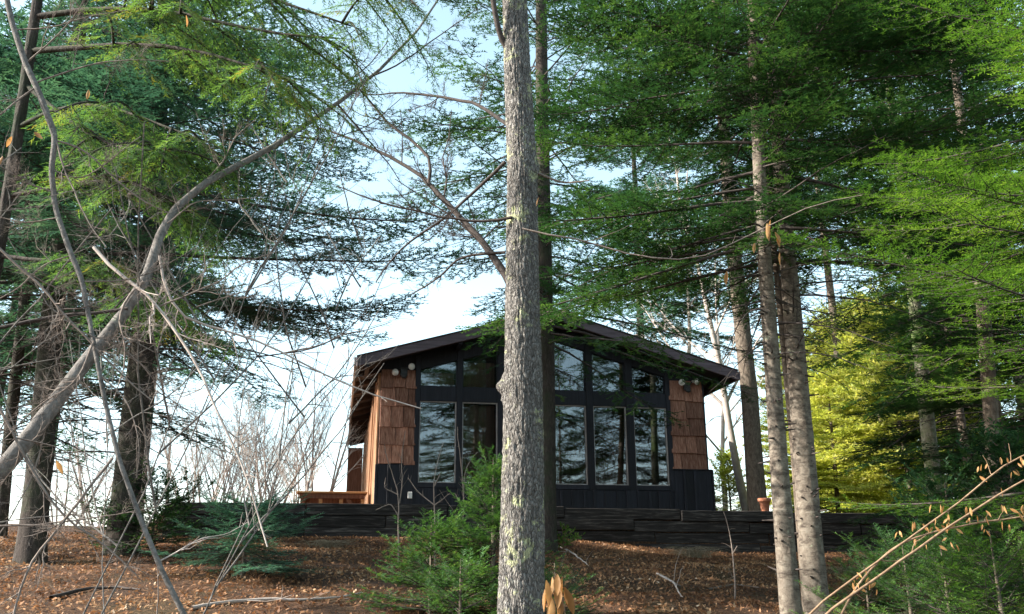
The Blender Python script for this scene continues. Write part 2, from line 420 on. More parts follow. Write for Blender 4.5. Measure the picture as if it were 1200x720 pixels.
# ------------------------------------------------------------------ ground
YAW = R(10.7)
U = np.array([math.cos(YAW), math.sin(YAW), 0.0]); VV = np.array([-math.sin(YAW), math.cos(YAW), 0.0]); Z = np.array([0, 0, 1.0])
O = np.array([-2.686, 18.0, 2.782])          # cabin's front left corner at wall-top level
W_L, W_R, W_S = -3.75, 10.8, -1.2            # retaining wall: ends along u, front face along v

def sstep(a, b, x):
    t = np.clip((x - a) / (b - a), 0, 1); return t * t * (3 - 2 * t)

def base_z(u):
    return O[2] - 0.60 - 0.27 * sstep(2.5, 7.0, u) - 0.0 * u

def gz_us(u, s):
    """ground height; s = distance behind the wall's front face"""
    zb = base_z(u) + 0.10 * sstep(-3.2, -7, u)
    sl = 0.128
    bumps = 0.28 * (fbm(np.stack([u * 0.35, s * 0.35, 0 * u + 4.2], -1), 3) - 0.44) + 0.07 * (fbm(np.stack([u * 1.7, s * 1.7, 0 * u], -1), 3) - 0.44)
    front = zb + sl * np.minimum(s, 0) + bumps * sstep(0.2, -1.2, s)
    plate = O[2] - 0.10 + 0 * u
    inside = sstep(W_L - 0.9, W_L + 0.02, u) * sstep(W_R + 0.9, W_R - 0.02, u)
    back_open = zb + 0.30 * sstep(0, 3.5, s) + 0.5 * bumps
    back = plate * inside + back_open * (1 - inside)
    t = sstep(0.06, 0.16, s)
    t = np.where(inside > 0.98, t, sstep(-0.1, 1.2, s))
    return front * (1 - t) + back * t

def us(p):
    q = np.asarray(p) - O
    return q[..., 0] * U[0] + q[..., 1] * U[1], q[..., 0] * VV[0] + q[..., 1] * VV[1] - W_S

def gz(x, y):
    p = np.stack([np.asarray(x, float), np.asarray(y, float), 0 * np.asarray(x, float)], -1)
    u, s = us(p); return gz_us(u, s)

ua = np.concatenate([np.array([-900, -400, -150, -70, -40, -28, -22]), np.arange(-19, 22, 0.2), np.array([24, 30, 42, 70, 150, 400, 900])])
sa = np.concatenate([np.array([-900, -300, -120, -60, -40, -30]), np.arange(-26, -12, 0.4), np.arange(-12, 0, 0.13), np.array([0, 0.06, 0.11, 0.16, 0.3]), np.arange(0.6, 6, 0.4), np.array([7, 9, 12, 18, 30, 60, 120, 300, 900])])
gu, gs = np.meshgrid(ua, sa)
gzv = gz_us(gu, gs)
far = np.maximum(np.abs(gu) - 25, 0) + np.maximum(-gs - 28, 0)
gzv = gzv - 0.0 * far
gzv = np.where(gs < -26, gz_us(gu, np.maximum(gs, -26.0)) - 0.02 * np.minimum(np.maximum(-26 - gs, 0), 60), gzv)
Gv = O[None, None, :] * np.array([1, 1, 0]) + gu[..., None] * U + (gs[..., None] + W_S) * VV
Gv[..., 2] = gzv
r_, c_ = gu.shape
ii = np.arange(r_ - 1)[:, None] * c_; jj = np.arange(c_ - 1)[None, :]
Gq = np.stack([ii + jj, ii + jj + 1, ii + c_ + jj + 1, ii + c_ + jj], -1).reshape(-1, 4)
ground = mesh_np('ground', Gv.reshape(-1, 3), Gq, M['floor'], smooth=True)
tag(ground, 'brown leaf-covered forest slope rising to the timber wall', kind='structure')

# ------------------------------------------------------------------ box helpers (cabin frame u,v,w)
def Lp(u, v, w_):
    return O + U * u + VV * v + Z * w_

def hexa(c8):
    """8 corners: bottom loop 4, top loop 4"""
    f = np.array([[3, 2, 1, 0], [4, 5, 6, 7], [0, 1, 5, 4], [1, 2, 6, 5], [2, 3, 7, 6], [3, 0, 4, 7]])
    return np.asarray(c8, float), f

def bevel_mesh(name, v, f, mat_, bev, parent, origin, seg=1):
    """one bevelled convex piece whose object origin sits at 'origin' so that its texture differs from its neighbours'"""
    import bmesh
    me = bpy.data.meshes.new(name); bm = bmesh.new()
    vs_ = [bm.verts.new(Vector(p - origin)) for p in v]
    for q in f: bm.faces.new([vs_[i] for i in q])
    if bev: bmesh.ops.bevel(bm, geom=bm.edges[:], offset=bev, segments=seg, affect='EDGES', clamp_overlap=True)
    bmesh.ops.recalc_face_normals(bm, faces=bm.faces[:])
    bm.to_mesh(me); bm.free(); me.materials.append(mat_)
    return me

class Frame:
    """things built in the cabin's (u,v,w) frame: an Empty turned by YAW, children in local coordinates"""
    def __init__(self, name, label, cat, u, v, w_):
        self.o = thing(name, label, cat, Lp(u, v, w_)); self.o.rotation_euler = (0, 0, YAW); self.base = np.array([u, v, w_])
    def box(self, name, mat_, a, b, bev=0.006, parent=None, jit=None, poly=None):
        a, b = np.minimum(a, b).astype(float), np.maximum(a, b).astype(float)
        c8 = np.array([[a[0], a[1], a[2]], [b[0], a[1], a[2]], [b[0], b[1], a[2]], [a[0], b[1], a[2]],
                       [a[0], a[1], b[2]], [b[0], a[1], b[2]], [b[0], b[1], b[2]], [a[0], b[1], b[2]]])
        if jit is not None: c8 = c8 + jit
        return self.piece(name, mat_, c8, bev, parent)
    def piece(self, name, mat_, c8, bev=0.006, parent=None):
        v, f = hexa(c8); org = v.mean(0)
        me = bevel_mesh(name, v, f, mat_, bev, None, org)
        return self.add(name, me, org, parent)
    def add(self, name, me, org, parent=None):
        o = bpy.data.objects.new(name, me); COL.objects.link(o)
        if parent is None:
            o.parent = self.o; o.location = org - self.base
        else:
            o.parent = parent; o.location = org - np.array(parent['_org'])
        o['_org'] = [float(x) for x in org]
        return o
    def group(self, name, org, parent=None):
        """a part that is only a carrier of sub-parts is avoided: use a real piece instead"""
        raise NotImplementedError

# ------------------------------------------------------------------ cabin
cab = Frame('cabin', 'dark wooden lakeside cabin with low gable roof and tall windows behind the timber wall', 'cabin', 0, 0, -0.10)
WID, DEP, SLOPE = 7.0, 11.0, 0.29
EAVE_U = 0.52; ROOF_V0 = -0.62; ROOF_V1 = DEP + 0.4
MID = WID / 2
def roof_w(u, off=0.0):      # top surface of the roof
    return 2.87 + SLOPE * (MID + EAVE_U - abs(u - MID)) + off
RT = 0.07                    # roof deck thickness
FB = -0.16
# roof decks, one slope each
roof = []
for sgn in (-1, 1):
    ue = MID + sgn * (MID + EAVE_U); um = MID
    a = [[ue, ROOF_V0, roof_w(ue) - RT], [um, ROOF_V0, roof_w(um) - RT], [um, ROOF_V1, roof_w(um) - RT], [ue, ROOF_V1, roof_w(ue) - RT]]
    t_ = [[p[0], p[1], p[2] + RT] for p in a]
    r = cab.piece('roof', M['roofing'], np.array(a + t_) + np.array([sgn * 0.001, 0, 0]), 0.0)
    roof.append(r)
    # barge board along the gable edge
    fv0, fv1 = ROOF_V0 - 0.045, ROOF_V0 - 0.004
    a = [[ue, fv0, roof_w(ue) - 0.185], [um, fv0, roof_w(um) - 0.185], [um, fv1, roof_w(um) - 0.185], [ue, fv1, roof_w(ue) - 0.185]]
    t_ = [[p[0], p[1], p[2] + 0.205] for p in a]
    cab.piece('barge_board', M['fascia'], np.array(a + t_) + np.array([sgn * 0.001, 0, 0]), 0.008, r)
    # drip edge of roofing over the barge board
    a = [[ue, ROOF_V0 - 0.075, roof_w(ue) + 0.021], [um, ROOF_V0 - 0.075, roof_w(um) + 0.021], [um, ROOF_V0 + 0.3, roof_w(um) + 0.021], [ue, ROOF_V0 + 0.3, roof_w(ue) + 0.021]]
    t_ = [[p[0], p[1], p[2] + 0.018] for p in a]
    cab.piece('drip_edge', M['roofing'], np.array(a + t_) + np.array([sgn * 0.002, 0, 0]), 0.003, r)
    # eave board / gutter strip
    ex0, ex1 = ue + sgn * 0.004, ue + sgn * 0.05
    cab.box('eave_board', M['gutter'] if sgn < 0 else M['fascia'], (ex0, ROOF_V0 - 0.03, roof_w(ue) - 0.16), (ex1, ROOF_V1, roof_w(ue) + 0.01), 0.006, r)
    # rafters, their tails seen under the eaves
    k = 0; vv = 0.45
    while vv < ROOF_V1 - 0.2:
        uo, ui = ue - sgn * 0.03, MID + sgn * 0.06
        w0 = lambda u_: roof_w(u_) - RT - 0.006
        hh = 0.17
        a = [[uo, vv, w0(uo) - 0.10], [ui, vv, w0(ui) - hh], [ui, vv + 0.07, w0(ui) - hh], [uo, vv + 0.07, w0(uo) - 0.10]]
        t_ = [[uo, vv, w0(uo)], [ui, vv, w0(ui)], [ui, vv + 0.07, w0(ui)], [uo, vv + 0.07, w0(uo)]]
        cab.piece('rafter', M['rafter'], np.array(a + t_), 0.004, r)
        vv += 0.95 if vv > 0.4 else 0.6
# purlins / lookouts carrying the front overhang
for u_ in (-0.30, 1.55, 5.45, 7.30):
    cab.box('lookout', M['black_paint'], (u_ - 0.045, ROOF_V0 + 0.02, roof_w(u_) - RT - 0.16), (u_ + 0.045, 0.42, roof_w(u_) - RT - 0.03), 0.004)
cab.box('ridge_beam', M['black_paint'], (MID - 0.06, ROOF_V0 + 0.02, roof_w(MID) - RT - 0.30), (MID + 0.06, DEP - 0.1, roof_w(MID) - RT - 0.04), 0.005)

# facade: glazing bays  (u0,u1)
bays = [(0.80, 1.56), (1.68, 2.42), (2.54, 3.28), (3.62, 4.32), (4.47, 5.20), (5.36, 6.10)]
LOW0, LOW1 = 0.51, 2.17
UP0 = 2.48
def upper_top(u_):
    return roof_w(u_) - 0.43
frameM, blackM = M['trim'], M['black_paint']
T0, T1 = 0.0, 0.12          # posts' depth range in v (front face at 0)
# mullion posts between bays, full height to roof
edges = [(0.70, 0.80)] + [(bays[i][1], bays[i + 1][0]) for i in range(5)] + [(6.10, 6.20)]
for (a_, b_) in edges:
    um = 0.5 * (a_ + b_)
    wt0, wt1 = roof_w(a_) - RT - 0.02, roof_w(b_) - RT - 0.02
    if a_ < MID < b_: wt0 = wt1 = min(wt0, wt1)
    c8 = [[a_, T0 - 0.03, LOW0 - 0.12], [b_, T0 - 0.03, LOW0 - 0.12], [b_, T1, LOW0 - 0.12], [a_, T1, LOW0 - 0.12],
          [a_, T0 - 0.03, wt0], [b_, T0 - 0.03, wt1], [b_, T1, wt1], [a_, T1, wt0]]
    cab.piece('post', blackM, np.array(c8), 0.006)
for (a_, b_) in bays:
    a2, b2 = a_ + 0.002, b_ - 0.002
    # header band and sill
    cab.box('header', blackM, (a2, T0 - 0.018, LOW1 + 0.0), (b2, T1 - 0.01, UP0), 0.005)
    cab.box('sill', blackM, (a2, T0 - 0.045, LOW0 - 0.10), (b2, T1 - 0.01, LOW0), 0.006)
    # infill above the upper window
    ta, tb = upper_top(a_), upper_top(b_)
    ra, rb = roof_w(a_) - RT - 0.02, roof_w(b_) - RT - 0.02
    c8 = [[a2, T0 - 0.01, ta], [b2, T0 - 0.01, tb], [b2, T1 - 0.02, tb], [a2, T1 - 0.02, ta], [a2, T0 - 0.01, ra], [b2, T0 - 0.01, rb], [b2, T1 - 0.02, rb], [a2, T1 - 0.02, ra]]
    cab.piece('infill', blackM, np.array(c8), 0.004)
    # lower window : pane carries four frame pieces
    fw = 0.022
    pane = cab.box('window', M['glass'], (a_ + fw, T0 + 0.050, LOW0 + fw), (b_ - fw, T0 + 0.056, LOW1 - fw), 0.0)
    for (x0, x1, z0, z1) in ((a2, a2 + fw, LOW0 + 0.002, LOW1 - 0.002), (b2 - fw, b2, LOW0 + 0.002, LOW1 - 0.002),
                             (a2 + fw, b2 - fw, LOW0 + 0.002, LOW0 + fw), (a2 + fw, b2 - fw, LOW1 - fw, LOW1 - 0.002)):
        cab.box('frame', frameM, (x0, T0 + 0.012, z0), (x1, T0 + 0.07, z1), 0.003, pane)
    # upper window follows the roof slope
    fw = 0.014
    c8 = lambda e, v0, v1, : np.array([[a_ + e, v0, UP0 + e], [b_ - e, v0, UP0 + e], [b_ - e, v1, UP0 + e], [a_ + e, v1, UP0 + e],
                                       [a_ + e, v0, ta - e], [b_ - e, v0, tb - e], [b_ - e, v1, tb - e], [a_ + e, v1, ta - e]])
    pane = cab.piece('window', M['glass'], c8(fw, T0 + 0.050, T0 + 0.056), 0.0)
    for (x0, x1, z0, z1) in ((a2, a2 + fw, UP0 + 0.002, ta - 0.004 if tb > ta else ta - 0.012), (b2 - fw, b2, UP0 + 0.002, tb - 0.012 if tb > ta else tb - 0.004), (a2 + fw, b2 - fw, UP0 + 0.002, UP0 + fw)):
        cab.box('frame', blackM, (x0, T0 + 0.02, z0), (x1, T0 + 0.07, z1), 0.002, pane)
# board and batten below the windows and at both corners
u_ = 0.0; k = 0
while u_ < WID - 0.05:
    wd = 0.235 + 0.02 * ((k * 7) % 3 - 1)
    e = min(u_ + wd, WID + 0.03)
    top = 0.855 if (e < 0.72 or u_ > 6.16) else 0.405
    if u_ < 0.70 < e: e = 0.70
    if u_ < 6.20 < e and u_ > 5.9: e = 6.20
    cab.box('board', blackM, (u_ + 0.002, -0.02 - 0.006 * ((k * 5) % 3) , -0.12), (e - 0.002, 0.09, 0.855 if (e <= 0.701 or u_ >= 6.199) else 0.405), 0.004)
    if e < WID - 0.1:
        tp_ = 0.855 if (e < 0.69 or u_ >= 6.199) else 0.404
        cab.box('batten', blackM, (e - 0.026, -0.055, -0.12), (e + 0.026, -0.034, tp_), 0.004)
    u_ = e; k += 1
# corner boards of the base
cab.box('corner_board', blackM, (WID + 0.032, -0.04, -0.12), (WID + 0.075, 0.16, 0.86), 0.005)
cab.box('corner_board', blackM, (-0.055, -0.04, -0.12), (-0.003, 0.10, 0.86), 0.005)
# sheathing behind shingles
for (a_, b_) in ((0.0, 0.698), (6.202, 7.0)):
    c8 = [[a_, 0.03, 0.857], [b_, 0.03, 0.857], [b_, 0.12, 0.857], [a_, 0.12, 0.857]]
    c8 += [[a_, 0.03, roof_w(a_) - RT - 0.02], [b_, 0.03, roof_w(b_) - RT - 0.02], [b_, 0.12, roof_w(b_) - RT - 0.02], [a_, 0.12, roof_w(a_) - RT - 0.02]]
    cab.piece('sheathing', M['black_paint'], np.array(c8), 0.0)
# shingles: five courses each side, uneven butts
rs = random.Random(5)
def shingles(u0, u1, courses, splits):
    for ci, (wb, wt) in enumerate(courses):
        cuts = [u0] + splits[ci] + [u1]
        for i in range(len(cuts) - 1):
            a_, b_ = cuts[i] + 0.004, cuts[i + 1] - 0.004
            dz = rs.uniform(-0.022, 0.012); dv = rs.uniform(0, 0.008); tl = rs.uniform(-0.006, 0.006)
            c8 = [[a_, -0.034 - dv, wb + dz], [b_, -0.034 - dv, wb + dz + tl], [b_, -0.006, wb + dz + tl], [a_, -0.006, wb + dz],
                  [a_, 0.012, wt], [b_, 0.012, wt], [b_, 0.026, wt], [a_, 0.026, wt]]
            cab.piece('shingle', M['shingle'], np.array(c8), 0.004)
cl = [(0.87, 1.34), (1.25, 1.72), (1.62, 2.12), (2.03, 2.52), (2.42, 2.80)]
shingles(0.0, 0.735, cl, [[0.26, 0.50], [0.33, 0.58], [0.22, 0.47], [0.30, 0.56], [0.24, 0.50]])
cr = [(0.87, 1.30), (1.21, 1.66), (1.57, 2.02), (1.94, 2.42), (2.33, 2.78)]
shingles(6.165, 6.95, cr, [[0.22 + 6.16], [6.50, 6.74], [6.60], [6.55], [6.52, 6.70]])
# little ledge under the shingles
cab.box('ledge', blackM, (6.15, -0.062, 0.842), (7.03, 0.0, 0.866), 0.004)
# left side wall of upright slabs, ragged
vv = 0.10; k = 0
while vv < DEP:
    wd = rs.uniform(0.20, 0.34); pr = rs.uniform(0.0, 0.07); pr2 = pr + rs.uniform(-0.03, 0.04)
    zt = roof_w(0) - RT - 0.2 - rs.uniform(0.0, 0.08)
    c8 = [[-0.05 - pr, vv + 0.004, -0.12], [-0.0, vv + 0.004, -0.12], [0.0, vv + wd, -0.12], [-0.05 - pr2, vv + wd - 0.006, -0.12],
          [-0.035 - pr2 * .6, vv + 0.004 + rs.uniform(0, .03), zt], [0.0, vv + 0.004, zt], [0.0, vv + wd, zt], [-0.03 - pr * .6, vv + wd - 0.006 - rs.uniform(0, .03), zt]]
    cab.piece('slab', M['slab'], np.array(c8), 0.006)
    vv += wd; k += 1
# rest of the shell
cab.box('side_wall', M['inner'], (0.003, 0.125, -0.12), (0.10, DEP, roof_w(0) - RT - 0.2), 0.0)
cab.box('side_wall', M['brown_wood'], (WID - 0.10, 0.125, -0.12), (WID, DEP, roof_w(0) - RT - 0.2), 0.0)
c8 = [[0, DEP + .005, -0.12], [WID, DEP + .005, -0.12], [WID, DEP + 0.1, -0.12], [0, DEP + 0.1, -0.12]]
cab.box('back_wall', M['inner'], (0.0, DEP + 0.003, -0.12), (WID, DEP + 0.1, 2.75), 0.0)
g8 = [[0.0, DEP + 0.003, 2.752], [WID, DEP + 0.003, 2.752], [WID, DEP + .1, 2.752], [0, DEP + .1, 2.752], [MID - 0.05, DEP + .003, roof_w(MID) - RT - .05], [MID + .05, DEP + .003, roof_w(MID) - RT - .05], [MID + .05, DEP + .1, roof_w(MID) - RT - .05], [MID - .05, DEP + .1, roof_w(MID) - RT - .05]]
cab.piece('back_gable', M['inner'], np.array(g8), 0.0)
cab.box('floor', M['inner'], (0.11, 0.13, -0.12), (WID - .11, DEP - 0.01, -0.04), 0.0)
cab.box('partition', M['brown_wood'], (0.12, 4.6, -0.03), (WID - .12, 4.7, 2.62), 0.0)
# brown lean-to wall far down the side
cab.box('lean_to_wall', M['brown_wood'], (-0.55, 8.3, -0.12), (-0.13, 8.4, 2.3), 0.004)
# brown folds added behind some panes, standing in for interior and reflected trunk tones
for bi_, lowr in ((1, True), (0, False), (1, False), (2, False), (3, False)):
    a_, b_ = bays[bi_]
    z0_, z1_ = (LOW0 + 0.03, LOW1 - 0.03) if lowr else (UP0 + 0.02, min(upper_top(a_), upper_top(b_)) - 0.02)
    nf = 8
    for k_ in range(nf):
        x0 = a_ + 0.03 + (b_ - a_ - 0.06) * k_ / nf; x1 = a_ + 0.03 + (b_ - a_ - 0.06) * (k_ + 1) / nf
        o0, o1 = (0.0, 0.03) if k_ % 2 else (0.03, 0.0)
        c8 = [[x0, .20 + o0, z0_], [x1, .20 + o1, z0_], [x1, .206 + o1, z0_], [x0, .206 + o0, z0_], [x0, .20 + o0, z1_], [x1, .20 + o1, z1_], [x1, .206 + o1, z1_], [x0, .206 + o0, z1_]]
        cab.piece('pane_tone_fold', M['painted_pane_tone'], np.array(c8), 0.0)
# outlet box
ob = cab.box('outlet_box', M['white_plastic'], (0.60, -0.095, 0.19), (0.69, -0.058, 0.32), 0.008)

# flood lights: a pair of round heads on a dark bracket under each eave
def lathe(prof, m_=20):
    prof = np.asarray(prof, float); K = len(prof)
    th = np.arange(m_) * 2 * math.pi / m_
    v = np.stack([prof[:, None, 0] * np.cos(th), prof[:, None, 0] * np.sin(th), prof[:, None, 1] + 0 * th], -1).reshape(-1, 3)
    k_ = np.arange(K - 1)[:, None] * m_; j = np.arange(m_)[None, :]; j2 = (j + 1) % m_
    return v, np.stack([k_ + j, k_ + j2, k_ + m_ + j2, k_ + m_ + j], -1).reshape(-1, 4)
head_v, head_f = lathe([(0.001, -0.13), (0.03, -0.13), (0.034, -0.07), (0.042, -0.05), (0.066, -0.012), (0.070, 0.0), (0.066, 0.006), (0.058, 0.007)])
bulb_v, bulb_f = lathe([(0.0575, 0.004), (0.052, 0.018), (0.035, 0.028), (0.012, 0.032), (0.0005, 0.0325)])
me_head = mesh_np('lamp_head', head_v, head_f, M['white_plastic'], smooth=True, nocol=True)
me_bulb = mesh_np('bulb', bulb_v, bulb_f, M['lamp_glass'], smooth=True, nocol=True)
def flood(uc, wc, heads, dirs):
    br = cab.box('flood_light', M['dark_metal'], (uc - 0.075, -0.10, wc - 0.11), (uc + 0.075, -0.04, wc + 0.07), 0.015)
    cab.box('sensor', M['dark_metal'], (uc - 0.05, -0.17, wc - 0.16), (uc + 0.05, -0.09, wc - 0.075), 0.02, br)
    for (hu, hw), dr in zip(heads, dirs):
        q = Vector(dr).to_track_quat('Z', 'Y')
        pos = np.array([hu, -0.20, hw])
        hd = cab.add('lamp_head', me_head, pos, br); hd.rotation_euler = q.to_euler()
        bl = cab.add('bulb', me_bulb, pos, br); bl.rotation_euler = q.to_euler()
        p0 = np.array([uc + (hu - uc) * 0.4, -0.07, wc + 0.03]); p1 = pos - np.array(dr) * 0.1
        av, af = tubes(np.array([[p0, 0.5 * (p0 + p1) + [0, 0, 0.015], p1]]), np.array([[0.014, 0.014, 0.014]]), 8)
        org = 0.5 * (p0 + p1)
        cab.add('arm', mesh_np('arm', av - org, af, M['dark_metal'], smooth=True, nocol=True), org, br)
flood(0.45, 2.76, [(0.27, 2.70), (0.60, 2.83)], [(-0.25, -0.95, -0.2), (0.2, -0.97, -0.12)])
flood(6.58, 2.66, [(6.42, 2.70), (6.76, 2.73)], [(-0.3, -0.93, -0.2), (0.35, -0.92, -0.2)])

# ------------------------------------------------------------------ retaining wall of railway ties
wall = Frame('retaining_wall', 'long low retaining wall of weathered black railway ties below the cabin', 'wall', 3.5, W_S, -0.9)
rt_ = random.Random(11)
HC = 0.215
for c in range(5):
    top = -HC * c
    u_ = W_L - (0.0 if c % 2 == 0 else 0.0)
    first = True
    while u_ < W_R - 0.05:
        ln = rt_.uniform(2.1, 2.6) if not first else (rt_.uniform(1.3, 1.8) if c % 2 else 2.44)
        first = False
        e = min(u_ + ln, W_R)
        if W_R - e < 0.4: e = W_R
        drop = 0.0 if u_ < 0 else -0.012 * u_
        dv = rt_.uniform(-0.03, 0.03) + (0.02 * c)
        if c >= 1 and 3 < u_ < 8: dv += 0.02
        j = np.array([[0, rt_.uniform(-.008, .008), rt_.uniform(-.004, .004)] for _ in range(8)])
        wall.box('timber', M['tie'], (u_ + 0.006, W_S + dv, top - HC + 0.008 + drop), (e - 0.006, W_S + 0.21 + min(dv, 0.01), top + drop), 0.012, jit=j)
        u_ = e
# earth edge behind ties is the ground itself

# flower pot on the wall top
pp = us(P(900, 600, 18.3))
pu = 7.66; pz = -0.012 * 6.5
pv_, pf_ = lathe([(0.001, 0.0), (0.075, 0.0), (0.079, 0.008), (0.104, 0.19), (0.124, 0.192), (0.128, 0.20), (0.131, 0.255), (0.127, 0.262), (0.112, 0.262), (0.108, 0.235), (0.001, 0.23)], 24)
pot = thing('flower_pot', 'terracotta flower pot standing on top of the timber wall', 'flower pot', Lp(pu, W_S + 0.1, pz + 0.002))
mesh_np('pot', pv_[:9 * 24], pf_[:8 * 24], M['terracotta'], smooth=True, parent=pot)
sv_, sf_ = lathe([(0.109, 0.215), (0.10, 0.235), (0.05, 0.245), (0.001, 0.242)], 24)
mesh_np('soil', sv_, sf_, M['soil'], smooth=True, parent=pot)

# timber deck box left of the cabin
bn = Frame('wooden_deck_box', 'low plank-topped wooden deck box beside the left side of the cabin', 'deck box', -1.05, 1.2, -0.1)
B0, B1, BV0, BV1 = -1.52, -0.22, 0.7, 1.75
for i in range(5):
    v0 = BV0 - 0.08 + i * 0.24
    bn.box('plank', M['deck_wood'], (B0 - 0.05, v0, 0.335 + 0.012 * i), (B1 + 0.05, v0 + 0.228, 0.375 + 0.012 * i), 0.006)
bn.box('rail', M['brown_wood'], (B0, BV0 - 0.03, 0.235), (B1, BV0 + 0.012, 0.325), 0.004)
for uu in (B0 + 0.02, -1.13, -0.72, B1 - 0.07):
    bn.box('post', M['deck_wood'] if uu > -1.2 else M['brown_wood'], (uu, BV0 + 0.016, -0.12), (uu + 0.07, BV0 + 0.09, 0.33), 0.005)
c8 = [[-0.60, BV0 + .02, 0.232], [-0.50, BV0 + .02, 0.232], [-0.50, BV0 + .06, 0.232], [-0.60, BV0 + .06, 0.232]]
c8 = [[-0.40, BV0 + .02, -0.1], [-0.31, BV0 + .02, -0.1], [-0.31, BV0 + .06, -0.1], [-0.40, BV0 + .06, -0.1]] + c8
bn.piece('brace', M['brown_wood'], np.array(c8), 0.004)
bn.box('back_panel', M['brown_wood'], (B0 + .02, BV1 - 0.1, -0.12), (B1 - .02, BV1 - 0.06, 0.33), 0.004)
bn.box('post', M['brown_wood'], (B0 + 0.02, BV1 - 0.19, -0.12), (B0 + 0.09, BV1 - 0.105, 0.36), 0.005)

# ------------------------------------------------------------------ foliage machinery
def poly_at(Pn, idx, t):
    """points and tangents on polylines Pn[idx] at t in 0..1"""
    K = Pn.shape[1]
    x = np.clip(t, 0, 0.9999) * (K - 1); i = x.astype(int); f = (x - i)[:, None]
    a, b_ = Pn[idx, i], Pn[idx, i + 1]
    return a * (1 - f) + b_ * f, unit(b_ - a)

def spread(counts):
    idx = np.repeat(np.arange(len(counts)), counts)
    start = np.repeat(np.cumsum(counts) - counts, counts)
    k = np.arange(len(idx)) - start
    return idx, k

def foliage(limbs, L, rg, twig_sp=0.10, twig_len=0.5, twig_ang=55, t0=0.25, sub_sp=0.07, sub_len=0.16, need_sp=0.016, need_len=0.03,
            need_w=0.006, droop=0.1, tone_base=None, lift=0.35, hang=0.0, need_ang=55):
    """limbs N,K,3 with lengths L -> twig tubes + needle triangles with a tone per twig"""
    n = np.maximum(3, (L * (1 - t0) / twig_sp).astype(int))
    bi, k = spread(n)
    t = t0 + (1 - t0) * (k + rg.random(len(k)) * 0.6) / n[bi]
    p, T = poly_at(limbs, bi, t)
    up = np.array([0, 0, 1.0]); S = unit(np.cross(T, up)); Nn = np.cross(S, T)
    sgn = np.where(k % 2 == 0, 1.0, -1.0)[:, None]
    ang = np.radians(twig_ang + rg.normal(0, 9, len(k)))[:, None]
    D = T * np.cos(ang) + S * sgn * np.sin(ang) + Nn * rg.normal(0, 0.10, len(k))[:, None]
    D[:, 2] -= droop * (0.5 + rg.random(len(k))) + hang
    D = unit(D)
    tl = np.minimum(twig_len, 0.62 * L[bi] * (1.05 - t) + 0.10) * (0.6 + 0.6 * rg.random(len(k)))
    # tips: the limb's own end counts as a twig
    ends = limbs[:, -1]; eT = unit(limbs[:, -1] - limbs[:, -2])
    p = np.concatenate([p, ends]); D = np.concatenate([D, eT]); tl = np.concatenate([tl, np.full(len(L), 0.16)])
    bi = np.concatenate([bi, np.arange(len(L))])
    # curved twig: bends forward
    D2 = unit(D + 0.35 * unit(np.concatenate([T, eT])) + np.array([0, 0, 0.10 - 1.5 * hang]))
    mid = p + D * (tl * 0.5)[:, None]; end = mid + D2 * (tl * 0.5)[:, None]
    TW = np.stack([p, mid, end], 1)
    tone_tw = rg.random(len(tl)) * 0.6 + 0.12 + (tone_base[bi] if tone_base is not None else 0)
    # sub twigs
    ns = np.maximum(1, (tl / sub_sp).astype(int))
    ti, k2 = spread(ns)
    tt = (k2 + 0.5 + rg.random(len(k2)) * 0.5) / (ns[ti] + 0.5)
    q, T2 = poly_at(TW, ti, tt)
    S2 = unit(np.cross(T2, up)); N2 = np.cross(S2, T2)
    sg = np.where((k2 + ti) % 2 == 0, 1.0, -1.0)[:, None]
    a2 = np.radians(48 + rg.normal(0, 10, len(k2)))[:, None]
    E = unit(T2 * np.cos(a2) + S2 * sg * np.sin(a2) + N2 * rg.normal(0, 0.15, len(k2))[:, None] - up * hang * 0.6)
    sl = sub_len * (0.55 + 0.6 * rg.random(len(k2))) * (1.1 - 0.55 * tt)
    A = np.concatenate([TW[:, 0], TW[:, 1], q]); B_ = np.concatenate([TW[:, 1], TW[:, 2], q + E * sl[:, None]])
    tone = np.concatenate([tone_tw, tone_tw + 0.05, tone_tw[ti] + rg.normal(0.06, 0.12, len(ti))])
    # needles
    seg = B_ - A; sl_ = np.linalg.norm(seg, axis=1); Tn = unit(seg)
    cnt = np.maximum(2, (sl_ / need_sp).astype(int))
    si, k3 = spread(cnt)
    x = ((k3 + rg.random(len(k3))) / cnt[si])[:, None]
    base = A[si] + seg[si] * x
    Sx = unit(np.cross(Tn, up) + 1e-6); Nx = np.cross(Sx, Tn)
    sg3 = np.where(k3 % 2 == 0, 1.0, -1.0)[:, None]
    a3 = np.radians(need_ang + rg.normal(0, 12, len(k3)))[:, None]
    li = (lift * (rg.random(len(k3)) * 1.4 - 0.3))[:, None]
    D3 = unit(Tn[si] * np.cos(a3) + (Sx[si] * sg3 * np.cos(li) + Nx[si] * np.sin(li)) * np.sin(a3))
    nl = need_len * (0.7 + 0.6 * rg.random(len(k3)))[:, None]
    hw = Tn[si] * (need_w * 0.5)
    V = np.stack([base - hw, base + hw, base + D3 * nl + hw * 0.3], 1).reshape(-1, 3)
    Fc = np.arange(len(V)).reshape(-1, 3)
    tn = np.repeat(np.clip(tone[si], 0, 1), 3)
    return TW, V, Fc, tn

